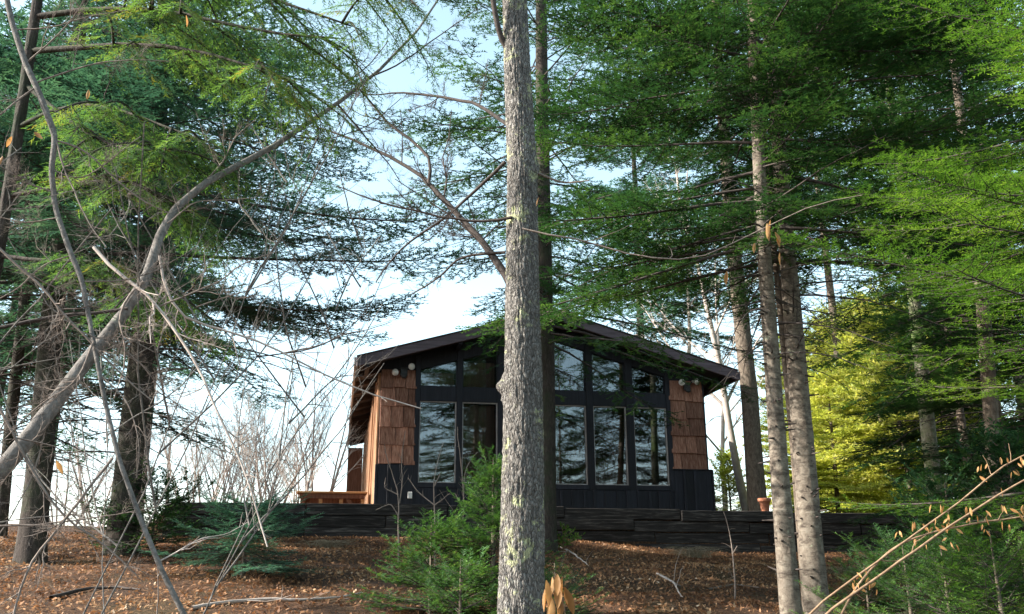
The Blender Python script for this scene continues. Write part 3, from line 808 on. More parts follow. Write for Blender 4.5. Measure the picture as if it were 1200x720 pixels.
def conifer_limbs(rg, axis, z0, z1, Lmax, H, whorl=0.34, per=5, e_low=-12, e_high=35, droop=0.30, tip=0.16, shape=0.8, K=7, azf=None, Lmin=0.25, irregular=0.25):
    """axis(z)-> (x,y,r). limbs from z0 to z1 of a tree of height H"""
    zs = []; z = z0
    while z < z1:
        zs += [z + rg.normal(0, whorl * 0.2) for _ in range(per)]
        z += whorl * (0.8 + 0.4 * rg.random())
    zs = np.array(zs); n = len(zs)
    az = rg.random(n) * 2 * math.pi
    rel = np.clip((H - zs) / (H - z0 + 1e-6), 0, 1)
    L = np.maximum(Lmin, Lmax * rel ** shape) * (1 + irregular * rg.normal(0, 1, n)).clip(0.4, 1.45)
    if azf is not None: L = L * azf(az, zs)
    e0 = np.radians(e_high + (e_low - e_high) * rel + rg.normal(0, 6, n))
    t = np.linspace(0, 1, K)[None, :]
    h = L[:, None] * t * np.cos(e0)[:, None]
    dz = L[:, None] * (t * np.sin(e0)[:, None] - droop * rel[:, None] * t ** 2 + tip * t ** 3)
    wob = np.cumsum(rg.normal(0, 0.05, (n, K)), 1) * t * L[:, None] * 0.5
    ax = np.array([axis(z_) for z_ in zs])
    dx, dy = np.cos(az)[:, None], np.sin(az)[:, None]
    Pn = np.stack([ax[:, 0:1] + dx * h - dy * wob, ax[:, 1:2] + dy * h + dx * wob, zs[:, None] + dz], -1)
    r0 = np.minimum(0.006 + 0.0050 * L, ax[:, 2] * 0.45)
    Rn = r0[:, None] * (1 - 0.86 * t)
    return Pn, L, Rn, zs, rel

def axis_from(pts, rad):
    p = np.asarray(pts, float); z = p[:, 2]
    return lambda q: (np.interp(q, z, p[:, 0]), np.interp(q, z, p[:, 1]), np.interp(q, z, rad))

def wob_limb(Pn, rg, a=0.03):
    return Pn + np.cumsum(rg.normal(0, a, Pn.shape), 1) * np.linspace(0, 1, Pn.shape[1])[None, :, None]

def conifer(name, label, cat, path, rad, H, zf, Lmax, needle, barkm, rg, zbare=None, bare_per=3, fol=None, limb=None, sides=16, seg=0.1, amp=0.006,
            group=None, azf=None, flare=0.2, trunk_kw=None, zcut=None, limbmat=None):
    """path: points bottom->top on the trunk (world); H: world z of the tip; zf: lowest leafy branch z"""
    path = [np.asarray(p, float) for p in path]
    top = path[-1]
    if top[2] < H:
        d = path[-1] - path[-2]; d = d / d[2]; d[:2] *= 0.4
        path.append(top + d * (H - top[2])); rad = list(rad) + [0.012]
    t = thing(name, label, cat, path[0], group)
    kw = dict(sides=sides, seg=seg, amp=amp, flare=flare); kw.update(trunk_kw or {})
    v, q, _ = trunk_mesh(path, rad, seed=float(rg.random() * 50), **kw)
    sub(mesh_np('trunk', v, q, barkm, smooth=True), t)
    ax = axis_from(path, rad)
    lk = dict(whorl=0.36, per=5); lk.update(limb or {})
    Pn, L, Rn, zs, rel = conifer_limbs(rg, ax, zf, zcut or (H - 0.15), Lmax, H, azf=azf, **lk)
    fk = dict(); fk.update(fol or {})
    TW, V, Fc, tn = foliage(Pn, L, rg, tone_base=rg.normal(0, 0.12, len(L)), **fk)
    parts = [tubes(Pn, Rn, 4)]
    tl = np.linalg.norm(TW[:, 2] - TW[:, 0], axis=1)
    rr = (0.0018 + 0.006 * tl)[:, None] * np.array([[1, 0.7, 0.3]])
    parts.append(tubes(TW, rr, 3))
    if zbare is not None:      # dead bare branches below the crown
        n = int((zf - zbare) / 0.16) * bare_per // 2
        zz = zbare + (zf + 0.4 - zbare) * rg.random(n)
        az = rg.random(n) * 6.283
        LL = Lmax * (0.3 + 0.75 * rg.random(n)) * (0.45 + 0.5 * (zz - zbare) / (zf - zbare + 0.01))
        tt = np.linspace(0, 1, 7)[None]
        e = np.radians(rg.normal(2, 12, n))[:, None]
        h = LL[:, None] * tt * np.cos(e); dz = LL[:, None] * (tt * np.sin(e) - 0.22 * tt ** 2)
        A = np.array([ax(z_) for z_ in zz])
        B = np.stack([A[:, :1] + np.cos(az)[:, None] * h, A[:, 1:2] + np.sin(az)[:, None] * h, zz[:, None] + dz], -1)
        B = wob_limb(B, rg, 0.018)
        parts.append(tubes(B, (0.006 + 0.004 * LL)[:, None] * (1 - 0.8 * tt), 4))
        nt_ = np.maximum(2, (LL / 0.22).astype(int)); bi, k = spread(nt_)
        tq = 0.2 + 0.8 * rg.random(len(k)); p, T = poly_at(B, bi, tq)
        S = unit(np.cross(T, [0, 0, 1.0])) * np.where(k % 2 == 0, 1, -1)[:, None]
        D = unit(T * 0.7 + S * 0.8 + rg.normal(0, 0.25, p.shape))
        ll = (0.15 + 0.5 * rg.random(len(k)) * (1 - tq * 0.6))[:, None]
        tw = np.stack([p, p + D * ll * 0.5, p + D * ll + rg.normal(0, 0.03, p.shape)], 1)
        parts.append(tubes(tw, np.array([[0.0035, 0.0026, 0.0012]]) * np.ones((len(p), 1)), 3))
    v, f = merge(parts)
    sub(mesh_np('limbs', v, f, limbmat or M['twig_dark'], smooth=True), t)
    sub(mesh_np('crown', V, Fc, needle, uvtone=tn), t)
    return t

# level of detail settings for sprays
NEAR = dict(twig_sp=0.055, twig_len=0.50, sub_sp=0.055, sub_len=0.19, need_sp=0.013, need_len=0.032, need_w=0.013)
MID_ = dict(twig_sp=0.085, twig_len=0.75, sub_sp=0.075, sub_len=0.26, need_sp=0.022, need_len=0.054, need_w=0.036)
FAR_ = dict(twig_sp=0.12, twig_len=0.95, sub_sp=0.11, sub_len=0.36, need_sp=0.036, need_len=0.088, need_w=0.064)

def px_path(lst):
    """list of (px,py,d,width_px) -> pts, radii"""
    return [P(x, y, d) for x, y, d, w_ in lst], [pxr(w_, d) for x, y, d, w_ in lst]

def rooted(lst):
    """prepend the point where the trunk meets the ground"""
    pts, rad = px_path(lst)
    d = (pts[0] - pts[1]); d = d / abs(d[2]) if abs(d[2]) > 1e-3 else np.array([0, 0, -1.0])
    g = float(gz(pts[0][0], pts[0][1]))
    if pts[0][2] > g - 0.1:
        pts.insert(0, pts[0] + d * (pts[0][2] - g + 0.15)); rad.insert(0, rad[0] * 1.08)
    return pts, rad

# ------------------------------------------------------------------ the big trees
RG = lambda s: np.random.default_rng(s)
# (1) central bare hardwood, nearest big trunk
pts, rad = rooted([(610, 735, 6.2, 50), (612, 620, 6.2, 48), (613, 520, 6.2, 45), (613, 420, 6.2, 42), (612, 320, 6.2, 39), (612, 200, 6.2, 36), (607, 100, 6.2, 33), (603, 0, 6.2, 31), (600, -160, 6.2, 29), (598, -420, 6.2, 29), (604, -800, 6.3, 20), (612, -1300, 6.4, 8)])
maple = thing('hardwood_tree', 'tall grey-barked trunk with lichen patches standing straight in front of the cabin', 'tree', pts[0])
LT = lambda y: 0
v, q, a = trunk_mesh(pts[:10], rad[:10], sides=116, seg=0.016, amp=0.022, fu=40, fz=11, seed=2.0, flare=0.15,
                     knots=[(2.22, 0.05, 0.05, 0.06), (2.30, 0.3, 0.03, 0.02), (2.12, -0.2, 0.03, 0.02), (3.9, math.pi, 0.06, 0.02)])
sub(mesh_np('trunk', v, q, M['bark_maple'], smooth=True), maple)
v, q, a = trunk_mesh(pts[8:], rad[8:], sides=24, seg=0.12, amp=0.006, seed=2.0)
sub(mesh_np('upper_trunk', v, q, M['bark_maple'], smooth=True), maple)

def twiggy(poly, rg, r0, r1, side=6, depth=2, ang=42, lenf=0.35, droop=0.0, wob=0.02, t0=0.15, minl=0.05, n=14, sidesm=6):
    """one bare branch with generated side twigs, as tube parts. poly: points (world)"""
    p = resample(np.asarray(poly, float), n)
    L = np.linalg.norm(np.diff(p, axis=0), axis=1).sum()
    jit = rg.normal(0, wob * L / n * 1.2, p.shape); jit[0] = 0; p = p + jit
    rr = np.linspace(r0, r1, n)
    parts = [tubes(p[None], rr[None], sidesm)]
    cur_P, cur_R, cur_L = p[None], rr[None], np.array([L])
    for dlev in range(depth):
        cnt = np.maximum(1, (side * np.minimum(1.5, cur_L / cur_L.mean()) * (0.8 if dlev else 1)).astype(int))
        bi, k = spread(cnt)
        t = t0 + (0.97 - t0) * rg.random(len(k))
        q, T = poly_at(cur_P, bi, t)
        S = unit(np.cross(T, rg.normal(0, 1, T.shape)))
        a_ = np.radians(ang + rg.normal(0, 12, len(k)))[:, None]
        D = unit(T * np.cos(a_) + S * np.sin(a_))
        ll = np.maximum(minl, cur_L[bi] * lenf * (1.15 - t) * (0.5 + rg.random(len(k))))
        tt = np.linspace(0, 1, 5)[None, :, None]
        bend = rg.normal(0, 0.25, (len(k), 1, 3)); bend[..., 2] += 0.12 - droop
        B = q[:, None] + D[:, None] * ll[:, None, None] * tt + bend * ll[:, None, None] * tt ** 2
        B = B + rg.normal(0, 0.025, B.shape) * ll[:, None, None] * (tt > 0)
        Kc = cur_R.shape[1]
        rb = np.array([np.interp(t_, np.linspace(0, 1, Kc), cur_R[b_]) for t_, b_ in zip(t, bi)])
        r_0 = np.minimum(rb * 0.62, 0.002 + 0.008 * ll)
        RR = r_0[:, None] * np.linspace(1, 0.35, 5)[None]
        parts.append(tubes(B, RR, 4 if dlev == 0 else 3))
        cur_P, cur_R, cur_L = B, RR, ll
    return merge(parts)

def px_branch(name, parent, lst, d, wpx0, wpx1, m_, rg, d1=None, **kw):
    d1 = d if d1 is None else d1
    k = len(lst)
    pts_ = [P(x, y, d + (d1 - d) * i / (k - 1)) for i, (x, y) in enumerate(lst)]
    v, f = twiggy(pts_, rg, pxr(wpx0, d), pxr(wpx1, d1), **kw)
    return sub(mesh_np(name, v, f, m_, smooth=True), parent)

rg = RG(21)
px_branch('branch', maple, [(604, 345), (590, 318), (577, 295), (550, 265), (520, 237), (502, 217), (500, 202), (465, 192), (435, 172), (400, 157), (365, 148)], 6.2, 11, 2, M['twig_dark'], rg, d1=6.9, side=14, depth=3, lenf=0.26)
px_branch('branch', maple, [(502, 217), (510, 180), (485, 170), (455, 145), (427, 115), (422, 90), (410, 40)], 6.55, 5, 1.3, M['twig_dark'], rg, d1=6.9, side=10, depth=3, lenf=0.32)
px_branch('branch', maple, [(596, 60), (585, 45), (580, 15), (574, -30), (570, -120)], 6.2, 9, 5, M['twig_dark'], rg, d1=6.0, side=3, depth=1)
px_branch('branch', maple, [(592, 296), (560, 298), (535, 302), (520, 322), (500, 335), (482, 346)], 6.25, 4, 1.5, M['twig_dark'], rg, d1=6.6, side=8, depth=2, lenf=0.4)
px_branch('branch', maple, [(600, 255), (560, 262), (500, 250), (440, 237), (395, 218)], 6.1, 4, 1.5, M['twig_dark'], rg, d1=6.3, side=10, depth=3, lenf=0.24)
px_branch('branch', maple, [(612, 268), (660, 278), (720, 290), (780, 312), (840, 300), (900, 262), (960, 235), (1010, 228)], 6.0, 2.4, 1.0, M['twig_grey'], rg, d1=5.6, side=6, depth=1, lenf=0.14)
px_branch('branch', maple, [(600, 150), (560, 120), (520, 115), (480, 108), (430, 112)], 6.2, 6, 1.5, M['twig_dark'], rg, d1=6.9, side=11, depth=3, lenf=0.34)
px_branch('branch', maple, [(592, 190), (560, 220), (530, 250), (470, 290), (440, 330)], 6.2, 5, 1.5, M['twig_dark'], rg, d1=6.8, side=11, depth=3, lenf=0.30)
px_branch('branch', maple, [(622, 200), (660, 215), (690, 212)], 6.2, 4, 1.5, M['twig_grey'], rg, d1=6.1, side=3, depth=1, lenf=0.3)
for (x0, y0, az_, ln) in ((600, -180, 2.6, 2.5), (602, -300, 0.5, 2.8), (600, -420, 3.6, 3.0), (604, -560, 5.4, 2.6), (604, -700, 1.6, 2.4)):
    b0 = P(x0, y0, 6.2); e_ = b0 + np.array([math.cos(az_) * ln, math.sin(az_) * ln, ln * 0.75])
    v, f = twiggy([b0, 0.5 * (b0 + e_) + [0, 0, -0.1], e_], rg, 0.05, 0.008, side=7, depth=2)
    sub(mesh_np('branch', v, f, M['twig_dark'], smooth=True), maple)

# (2) fir just behind the hardwood trunk, foot against the wall
pts, rad = rooted([(641, 628, 15.6, 21), (641, 500, 15.6, 20), (640, 380, 15.6, 19), (637, 250, 15.6, 18), (635, 100, 15.6, 16), (634, 0, 15.6, 15)])
zY = lambda y, d: float(P(600, y, d)[2])
conifer('fir_tree', 'dark slender fir rising right behind the lichened grey trunk, foot at the wall', 'tree', pts, rad, 17.5, zY(405, 15.6), 3.3, M['needle_green'], M['bark_dark'], RG(31),
        fol=dict(MID_, twig_sp=0.16, twig_len=0.6, droop=0.2), limb=dict(whorl=0.36, per=5, e_low=-8, e_high=30, droop=0.35, shape=0.45), azf=lambda a, z: np.where(np.cos(a) > -0.2, 1.0, 0.35 + 0.6 * sstep(5.5, 8.5, z)))
# (3,4) twin balsam firs right of the cabin
pts, rad = rooted([(928, 722, 8.6, 24), (925, 700, 8.6, 23), (914, 560, 8.6, 22), (900, 360, 8.6, 19), (891, 230, 8.6, 17), (884, 60, 8.6, 17), (878, -100, 8.7, 14)])
ptsb, radb = rooted([(960, 725, 9.3, 30), (955, 690, 9.3, 28), (942, 530, 9.3, 26), (928, 360, 9.3, 23), (918, 240, 9.3, 20), (906, 80, 9.3, 17), (898, -100, 9.3, 14)])
TK = dict(sides=40, seg=0.03, amp=0.008, fu=8, fz=9, ridge=False)
def stubs(t, path, rad, z0, z1, n, rg, m_):
    """short dead branch stubs on a trunk"""
    ax = axis_from(path, rad); zz = z0 + (z1 - z0) * np.sort(rg.random(n)); az = rg.random(n) * 6.283
    A = np.array([ax(z) for z in zz]); d = np.stack([np.cos(az), np.sin(az), 0.15 * rg.normal(0, 1, n)], -1)
    ll = (0.02 + 0.10 * rg.random(n) ** 2)[:, None]
    p0 = np.column_stack([A[:, :2], zz]) + d * (A[:, 2:3] * 0.8); p1 = p0 + d * (A[:, 2:3] * 0.2 + ll)
    v, f = tubes(np.stack([p0, 0.5 * (p0 + p1), p1], 1), np.array([[0.014, 0.009, 0.005]]) * np.ones((n, 1)), 5)
    tag(sub(mesh_np('branch_stubs', v, f, m_, smooth=True), t), kind='stuff')
FA = dict(NEAR, twig_sp=0.07, twig_len=0.65, sub_sp=0.062, sub_len=0.22, need_sp=0.017, need_len=0.042, need_w=0.025)
t3 = conifer('balsam_fir_tree', 'left trunk of the two pale scarred fir trunks right of the cabin', 'tree', pts, rad, 14.5, zY(290, 8.6), 2.3, M['needle_green'], M['bark_fir'], RG(41), zbare=zY(420, 8.6), bare_per=6,
        fol=FA, limb=dict(whorl=0.28, per=5, shape=0.5, e_low=-6, e_high=40, droop=0.25), trunk_kw=TK, zcut=8.4, azf=lambda a, z: np.where(np.abs(np.sin(a) + 0.95) < 0.30, 0.45 + 0.5 * sstep(5.5, 7.0, z), 1.0))
stubs(t3, pts, rad, 1.4, 4.5, 70, RG(42), M['twig_dark'])
t4 = conifer('balsam_fir_tree', 'right, thicker trunk of the two pale scarred fir trunks right of the cabin', 'tree', ptsb, radb, 15.5, zY(300, 9.3), 2.5, M['needle_green'], M['bark_fir'], RG(43), zbare=zY(430, 9.3), bare_per=6,
        fol=FA, limb=dict(whorl=0.28, per=5, shape=0.5, e_low=-6, e_high=40, droop=0.25), trunk_kw=TK, zcut=8.4, azf=lambda a, z: np.where(np.abs(np.sin(a) + 0.95) < 0.30, 0.45 + 0.5 * sstep(5.5, 7.0, z), 1.0))
stubs(t4, ptsb, radb, 1.4, 4.5, 80, RG(44), M['twig_dark'])
# thin dark stem wedged between the twins
pts, rad = rooted([(944, 700, 9.4, 9), (930, 520, 9.4, 9), (914, 360, 9.4, 8), (902, 240, 9.4, 7), (890, 80, 9.4, 6)])
t = thing('sapling_stem', 'thin stem squeezed in the gap between the two pale fir trunks', 'sapling', pts[0])
v, q, _ = trunk_mesh(pts, rad, sides=10, seg=0.08, amp=0.004, seed=3)
sub(mesh_np('trunk', v, q, M['bark_brown'], smooth=True), t)

# (5) fir trunk behind the wall at the cabin's right corner
pts, rad = rooted([(889, 602, 19.4, 21), (885, 560, 19.4, 21), (878, 460, 19.4, 20), (867, 360, 19.4, 19), (857, 270, 19.4, 17), (846, 120, 19.4, 14)])
conifer('fir_tree', 'tall fir behind the wall beside the flower pot and the cabin corner', 'tree', pts, rad, 21, zY(235, 19.4), 2.1, M['needle_dark'], M['bark_brown'], RG(51), zbare=zY(430, 19.4), bare_per=3,
        fol=dict(FAR_), limb=dict(whorl=0.5, per=5), sides=18)
# (6) mossy trunk on the right
pts, rad = rooted([(1099, 640, 13.5, 19), (1096, 580, 13.5, 18), (1084, 470, 13.5, 16), (1069, 330, 13.5, 14), (1055, 200, 13.5, 12)])
conifer('fir_tree', 'slim fir with mossy green foot standing at the right end of the wall', 'tree', pts, rad, 15, zY(285, 13.5), 2.3, M['needle_green'], M['bark_mossy'], RG(61), zbare=zY(520, 13.5), bare_per=3,
        fol=MID_, limb=dict(whorl=0.36, per=5, shape=0.5), sides=20, zcut=12)
# (7) darker fir right
pts, rad = rooted([(1172, 640, 11.5, 17), (1165, 540, 11.5, 17), (1155, 400, 11.5, 16), (1145, 280, 11.5, 14)])
conifer('fir_tree', 'shaded fir with reddish-brown trunk near the right edge behind the bent canes', 'tree', pts, rad, 13.5, zY(400, 11.5), 1.9, M['needle_green'], M['bark_brown'], RG(71), zbare=zY(560, 11.5), bare_per=3,
        fol=MID_, limb=dict(whorl=0.34, per=5, shape=0.5), sides=18, zcut=10.5)
# (8) big fir left with drooping boughs
pts, rad = rooted([(143, 640, 13, 34), (147, 585, 13, 31), (158, 480, 13, 29), (167, 400, 13, 28), (176, 300, 13, 25), (184, 180, 13, 22), (190, 40, 13, 19)])
conifer('spruce_tree', 'broad dark spruce left of the cabin with boughs reaching towards the roof', 'tree', pts, rad, 22, zY(350, 13), 3.9, M['needle_dark'], M['bark_dark'], RG(81), zbare=zY(540, 13), bare_per=4,
        fol=dict(MID_), limb=dict(whorl=0.38, per=5, e_low=-10, e_high=15, droop=0.12, irregular=0.2, shape=0.35), sides=24, zcut=10.8)
# (9) second spruce further left
pts, rad = rooted([(36, 650, 12, 30), (42, 590, 12, 28), (52, 480, 12, 27), (60, 380, 12, 25), (70, 300, 12, 23), (80, 150, 12, 20)])
conifer('spruce_tree', 'dark spruce trunk near the left edge, left of the broad spruce', 'tree', pts, rad, 16, zY(330, 12), 3.0, M['needle_dark'], M['bark_dark'], RG(91), zbare=zY(560, 12), bare_per=5,
        fol=dict(MID_), limb=dict(whorl=0.36, per=5, e_low=-8, e_high=30, droop=0.2, shape=0.4), sides=24, zcut=11)
# (10) thin far stem at left edge
pts, rad = rooted([(2, 600, 14, 14), (14, 480, 14, 13), (28, 360, 14, 12), (40, 240, 14, 10)])
far_fir = conifer('fir_tree', 'thin dark fir stem at the far left edge behind the leaning trunk', 'tree', pts, rad, 14, zY(420, 14), 2.4, M['needle_dark'], M['bark_dark'], RG(101), zbare=zY(560, 14), bare_per=3,
        fol=dict(FAR_), limb=dict(whorl=0.5, per=5), sides=14)
# (11) near fir off the right edge, boughs reaching in
pts, rad = rooted([(1330, 700, 6.3, 30), (1325, 500, 6.3, 28), (1315, 300, 6.3, 25), (1300, 0, 6.3, 20)])
conifer('balsam_fir_tree', 'bright green fir boughs hanging in at the right edge from a tree outside the view', 'tree', pts, rad, 9.5, zY(560, 6.3), 1.95, M['needle_bright'], M['bark_fir'], RG(111),
        fol=dict(NEAR), limb=dict(whorl=0.24, per=5, e_low=-4, e_high=30, droop=0.14, shape=0.35), sides=20, zcut=5.5, azf=lambda a, z: np.where(np.cos(a) < 0.3, 1.0, 0.55))

# young firs ----------------------------------------------------------------
def young(name, label, px, d, ytop, rr, needle, seed, fol=NEAR, lean=0.0, z0=0.12, group=None, whorl=0.11, shape=0.75, e_low=8, e_high=50, per=6, barkm='bark_brown'):
    b0 = P(px, 660, d); g = float(gz(b0[0], b0[1])); tz = zY(ytop, d)
    H = tz - g
    path = [np.array([b0[0], b0[1], g - 0.1]), np.array([b0[0] + lean * 0.5, b0[1], g + H * 0.5]), np.array([b0[0] + lean, b0[1], tz])]
    return conifer(name, label, 'young fir', path, [0.012 + 0.012 * H, 0.006 + 0.008 * H, 0.004], tz, g + z0 * H, rr, M[needle], M[barkm], RG(seed), fol=fol,
                   limb=dict(whorl=whorl, per=per, e_low=e_low, e_high=e_high, droop=0.12, shape=shape, Lmin=0.08), sides=10, seg=0.06, amp=0.002, flare=0, group=group)
NB = dict(NEAR, twig_sp=0.035, twig_len=0.30, sub_sp=0.04, sub_len=0.12, need_sp=0.0105, need_len=0.028, need_w=0.011)
ND = dict(NB, twig_sp=0.032, need_w=0.0155, need_len=0.03)
young('young_fir', 'bushy young fir touching the left side of the lichened grey trunk', 578, 8.6, 536, 0.50, 'needle_young', 201, fol=ND, z0=0.05, whorl=0.085)
young('young_fir', 'low wide young fir seedling left of the grey trunk, in front of its taller neighbour', 505, 8.8, 604, 0.55, 'needle_young', 203, fol=ND, z0=0.05, whorl=0.085)
young('young_fir', 'small dark fir seedling at the bottom edge, left of the grey trunk foot', 540, 7.6, 655, 0.5, 'needle_young', 205, fol=ND, z0=0.05)
young('young_hemlock', 'flat-topped bluish young conifer with bare thin stem in front of the wall at left', 285, 11.2, 580, 0.80, 'needle_teal', 207, fol=dict(NB, twig_len=0.36, twig_sp=0.035, need_w=0.014, need_len=0.032), z0=0.22, shape=0.35, e_low=-8, e_high=25, per=7, whorl=0.10)
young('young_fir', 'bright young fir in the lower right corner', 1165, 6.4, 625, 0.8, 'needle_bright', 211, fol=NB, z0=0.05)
young('young_fir', 'young fir at the lower right under the bent canes', 1060, 7.8, 640, 0.75, 'needle_young', 213, fol=NB, z0=0.05)
young('young_fir', 'young fir between the lower right corner fir and the canes', 1105, 7.0, 640, 0.7, 'needle_young', 225, fol=NB, z0=0.05)
young('young_fir', 'small young fir right of the foot of the twin pale trunks', 1012, 10.2, 662, 0.5, 'needle_young', 227, fol=NB, z0=0.05)
young('young_fir', 'shaded young fir growing before the right end of the wall', 1120, 11.0, 560, 1.0, 'needle_green', 215, fol=dict(MID_, twig_sp=.09), z0=0.08)
young('young_fir', 'dark young fir at the right edge below the bough tips', 1200, 9.5, 520, 1.1, 'needle_green', 217, fol=dict(MID_, twig_sp=.09), z0=0.08)
young('young_fir', 'leafy young fir at the foot of the broad dark spruce', 175, 13.2, 560, 0.9, 'needle_green', 219, fol=dict(MID_, twig_sp=.09), z0=0.1)
young('young_fir', 'tiny fir seedling right of the foot of the grey trunk', 650, 8.2, 660, 0.35, 'needle_green', 221, fol=NB, z0=0.05)
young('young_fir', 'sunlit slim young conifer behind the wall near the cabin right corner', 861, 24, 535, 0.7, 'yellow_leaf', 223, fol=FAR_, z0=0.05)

# background conifers and sunlit thicket -------------------------------------
def bg_fir(label, px, d, H, zf_rel, Lmax, needle, seed, name='fir_tree', fol=FAR_, group='background firs', zb=None, barkm='bark_brown', per=5, whorl=0.5, shape=0.8):
    b0 = P(px, 640, d); g = float(gz(b0[0], b0[1]))
    path = [np.array([b0[0], b0[1], g - 0.1]), np.array([b0[0] - 0.1, b0[1], g + H * 0.5])]
    return conifer(name, label, 'tree', path, [0.03 + 0.0065 * H, 0.02 + 0.0045 * H], g + H, g + zf_rel * H, Lmax, M[needle], M[barkm], RG(seed),
                   zbare=(g + 0.6) if zb else None, bare_per=2, fol=fol, limb=dict(whorl=whorl, per=per, shape=shape), sides=12, seg=0.25)
def stand_copy(src, label, px, d, rz, sc_):
    c = copy_tree(src); b0 = P(px, 640, d)
    c.location = (b0[0], b0[1], float(gz(b0[0], b0[1])) - 0.1); c.rotation_euler = (0, 0, rz); c.scale = (sc_[0], sc_[0], sc_[1]); c['label'] = label
    return c
f1 = bg_fir('background fir with dark crown seen between mossy trunk and right edge', 1140, 21, 16, 0.16, 3.0, 'needle_green', 303, zb=1)
stand_copy(f1, 'background fir at the extreme right edge, behind the near boughs', 1225, 17, 2.1, (0.92, 0.88))
stand_copy(f1, 'shorter fir with low boughs right of the mossy trunk', 1148, 15.5, 4.1, (0.62, 0.55))
stand_copy(f1, 'low-boughed fir at the right edge behind the canes', 1198, 12.5, 5.3, (0.6, 0.42))
bg_fir('tall background fir behind the twin pale trunks, right of the roof', 1010, 27, 19, 0.48, 3.2, 'needle_green', 301, zb=1)
f2 = bg_fir('dark background fir hidden behind the broad spruce, its crown showing at upper left', 158, 25, 18, 0.34, 3.4, 'needle_dark', 309, zb=1, barkm='bark_dark')
stand_copy(f2, 'background fir right behind the left-hand spruce trunk', 44, 24, 1.4, (0.9, 0.84))
stand_copy(f2, 'background fir at the left edge behind the slanting trunk', -30, 26, 2.4, (0.95, 0.84))
stand_copy(f2, 'far fir showing above the right half of the cabin roof', 760, 33, 3.0, (1.2, 1.25))
CF = dict(FAR_, twig_sp=0.085, twig_len=0.6, sub_sp=0.08, sub_len=0.28, need_sp=0.034, need_len=0.085, need_w=0.062, droop=0.0, lift=1.4)
GC = 'sunlit cedars behind the wall'
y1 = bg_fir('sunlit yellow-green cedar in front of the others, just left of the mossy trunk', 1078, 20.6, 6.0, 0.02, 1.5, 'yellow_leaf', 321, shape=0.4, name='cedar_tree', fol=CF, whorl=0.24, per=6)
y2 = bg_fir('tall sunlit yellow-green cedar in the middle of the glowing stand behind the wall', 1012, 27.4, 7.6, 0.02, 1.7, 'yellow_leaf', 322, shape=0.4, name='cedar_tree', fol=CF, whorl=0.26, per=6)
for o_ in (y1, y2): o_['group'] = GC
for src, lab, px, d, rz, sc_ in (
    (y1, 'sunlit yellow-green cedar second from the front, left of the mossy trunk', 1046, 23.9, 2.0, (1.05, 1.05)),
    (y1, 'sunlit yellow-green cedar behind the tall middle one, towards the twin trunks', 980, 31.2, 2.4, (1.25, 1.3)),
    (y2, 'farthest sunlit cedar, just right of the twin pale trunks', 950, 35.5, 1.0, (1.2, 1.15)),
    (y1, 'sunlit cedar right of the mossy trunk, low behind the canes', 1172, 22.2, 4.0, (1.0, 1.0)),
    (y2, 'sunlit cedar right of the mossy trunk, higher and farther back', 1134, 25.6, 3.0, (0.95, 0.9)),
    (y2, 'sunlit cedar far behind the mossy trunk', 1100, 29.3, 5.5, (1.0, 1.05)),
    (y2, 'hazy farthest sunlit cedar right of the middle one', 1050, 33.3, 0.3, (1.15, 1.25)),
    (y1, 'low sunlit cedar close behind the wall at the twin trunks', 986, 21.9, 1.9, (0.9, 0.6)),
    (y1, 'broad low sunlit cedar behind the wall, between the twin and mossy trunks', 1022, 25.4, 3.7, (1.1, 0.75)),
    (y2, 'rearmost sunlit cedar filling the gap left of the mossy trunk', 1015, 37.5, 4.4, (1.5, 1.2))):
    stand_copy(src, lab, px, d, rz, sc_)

# bare hardwoods and brush behind ----------------------------------------------
def bare_tree(label, px, d, H, r0, m_, seed, lean=(0, 0), nb=9, name='bare_tree', cat='tree', depth=3, group='bare trees behind the wall', spread_=0.42, zb=None, stems=1):
    rg = RG(seed)
    b0 = P(px, 640, d); g = float(gz(b0[0], b0[1])) - 0.05; b0[2] = g
    t = thing(name, label, cat, b0, group)
    tp_ = []; bp_ = []
    for s_ in range(stems):
        a0 = rg.random() * 6.28; sp = 0.0 if stems == 1 else 0.35
        ln = np.array([lean[0] + sp * math.cos(a0), lean[1] + sp * math.sin(a0), 1.0])
        h = H * (0.7 + 0.3 * rg.random()) if stems > 1 else H
        base = b0 + np.array([math.cos(a0), math.sin(a0), 0]) * (0.15 if stems > 1 else 0)
        k = 9; p = base + ln * np.linspace(0, h, k)[:, None] + np.cumsum(rg.normal(0, 0.02 * h / k * 3, (k, 3)), 0)
        rr = np.linspace(r0, r0 * 0.12, k)
        tp_.append(tubes(p[None], rr[None], 8))
        for i in range(nb):
            tq = 0.22 + 0.74 * (i + rg.random()) / nb
            q, T = poly_at(p[None], np.array([0]), np.array([tq])); q, T = q[0], T[0]
            az = rg.random() * 6.28; L = h * spread_ * (1.05 - tq) + 0.3
            D = unit(np.array([math.cos(az), math.sin(az), 0.9 + 0.5 * rg.random()]))
            e = q + D * L
            v, f = twiggy([q, 0.5 * (q + e) + rg.normal(0, 0.06 * L, 3), e + [0, 0, 0.1 * L]], rg, max(0.006, r0 * (1 - tq) * 0.55), 0.003, side=7, depth=depth - 1, lenf=0.42, n=9, sidesm=5)
            for ff in f: pass
            bp_.append((v, f))
    v, f = merge(tp_); sub(mesh_np('trunk', v, f, m_, smooth=True), t)
    off = 0; VS = []; FS = {}
    for v, fl in bp_:
        VS.append(v)
        for ff in fl: FS.setdefault(ff.shape[1], []).append(ff + off)
        off += len(v)
    sub(mesh_np('branches', np.concatenate(VS), [np.concatenate(x) for x in FS.values()], m_, smooth=True), t)
    return t
bare_tree('pale leafless tree leaning left behind the right roof corner', 882, 23, 11, 0.12, M['twig_pale'], 401, lean=(-0.16, 0), nb=12)
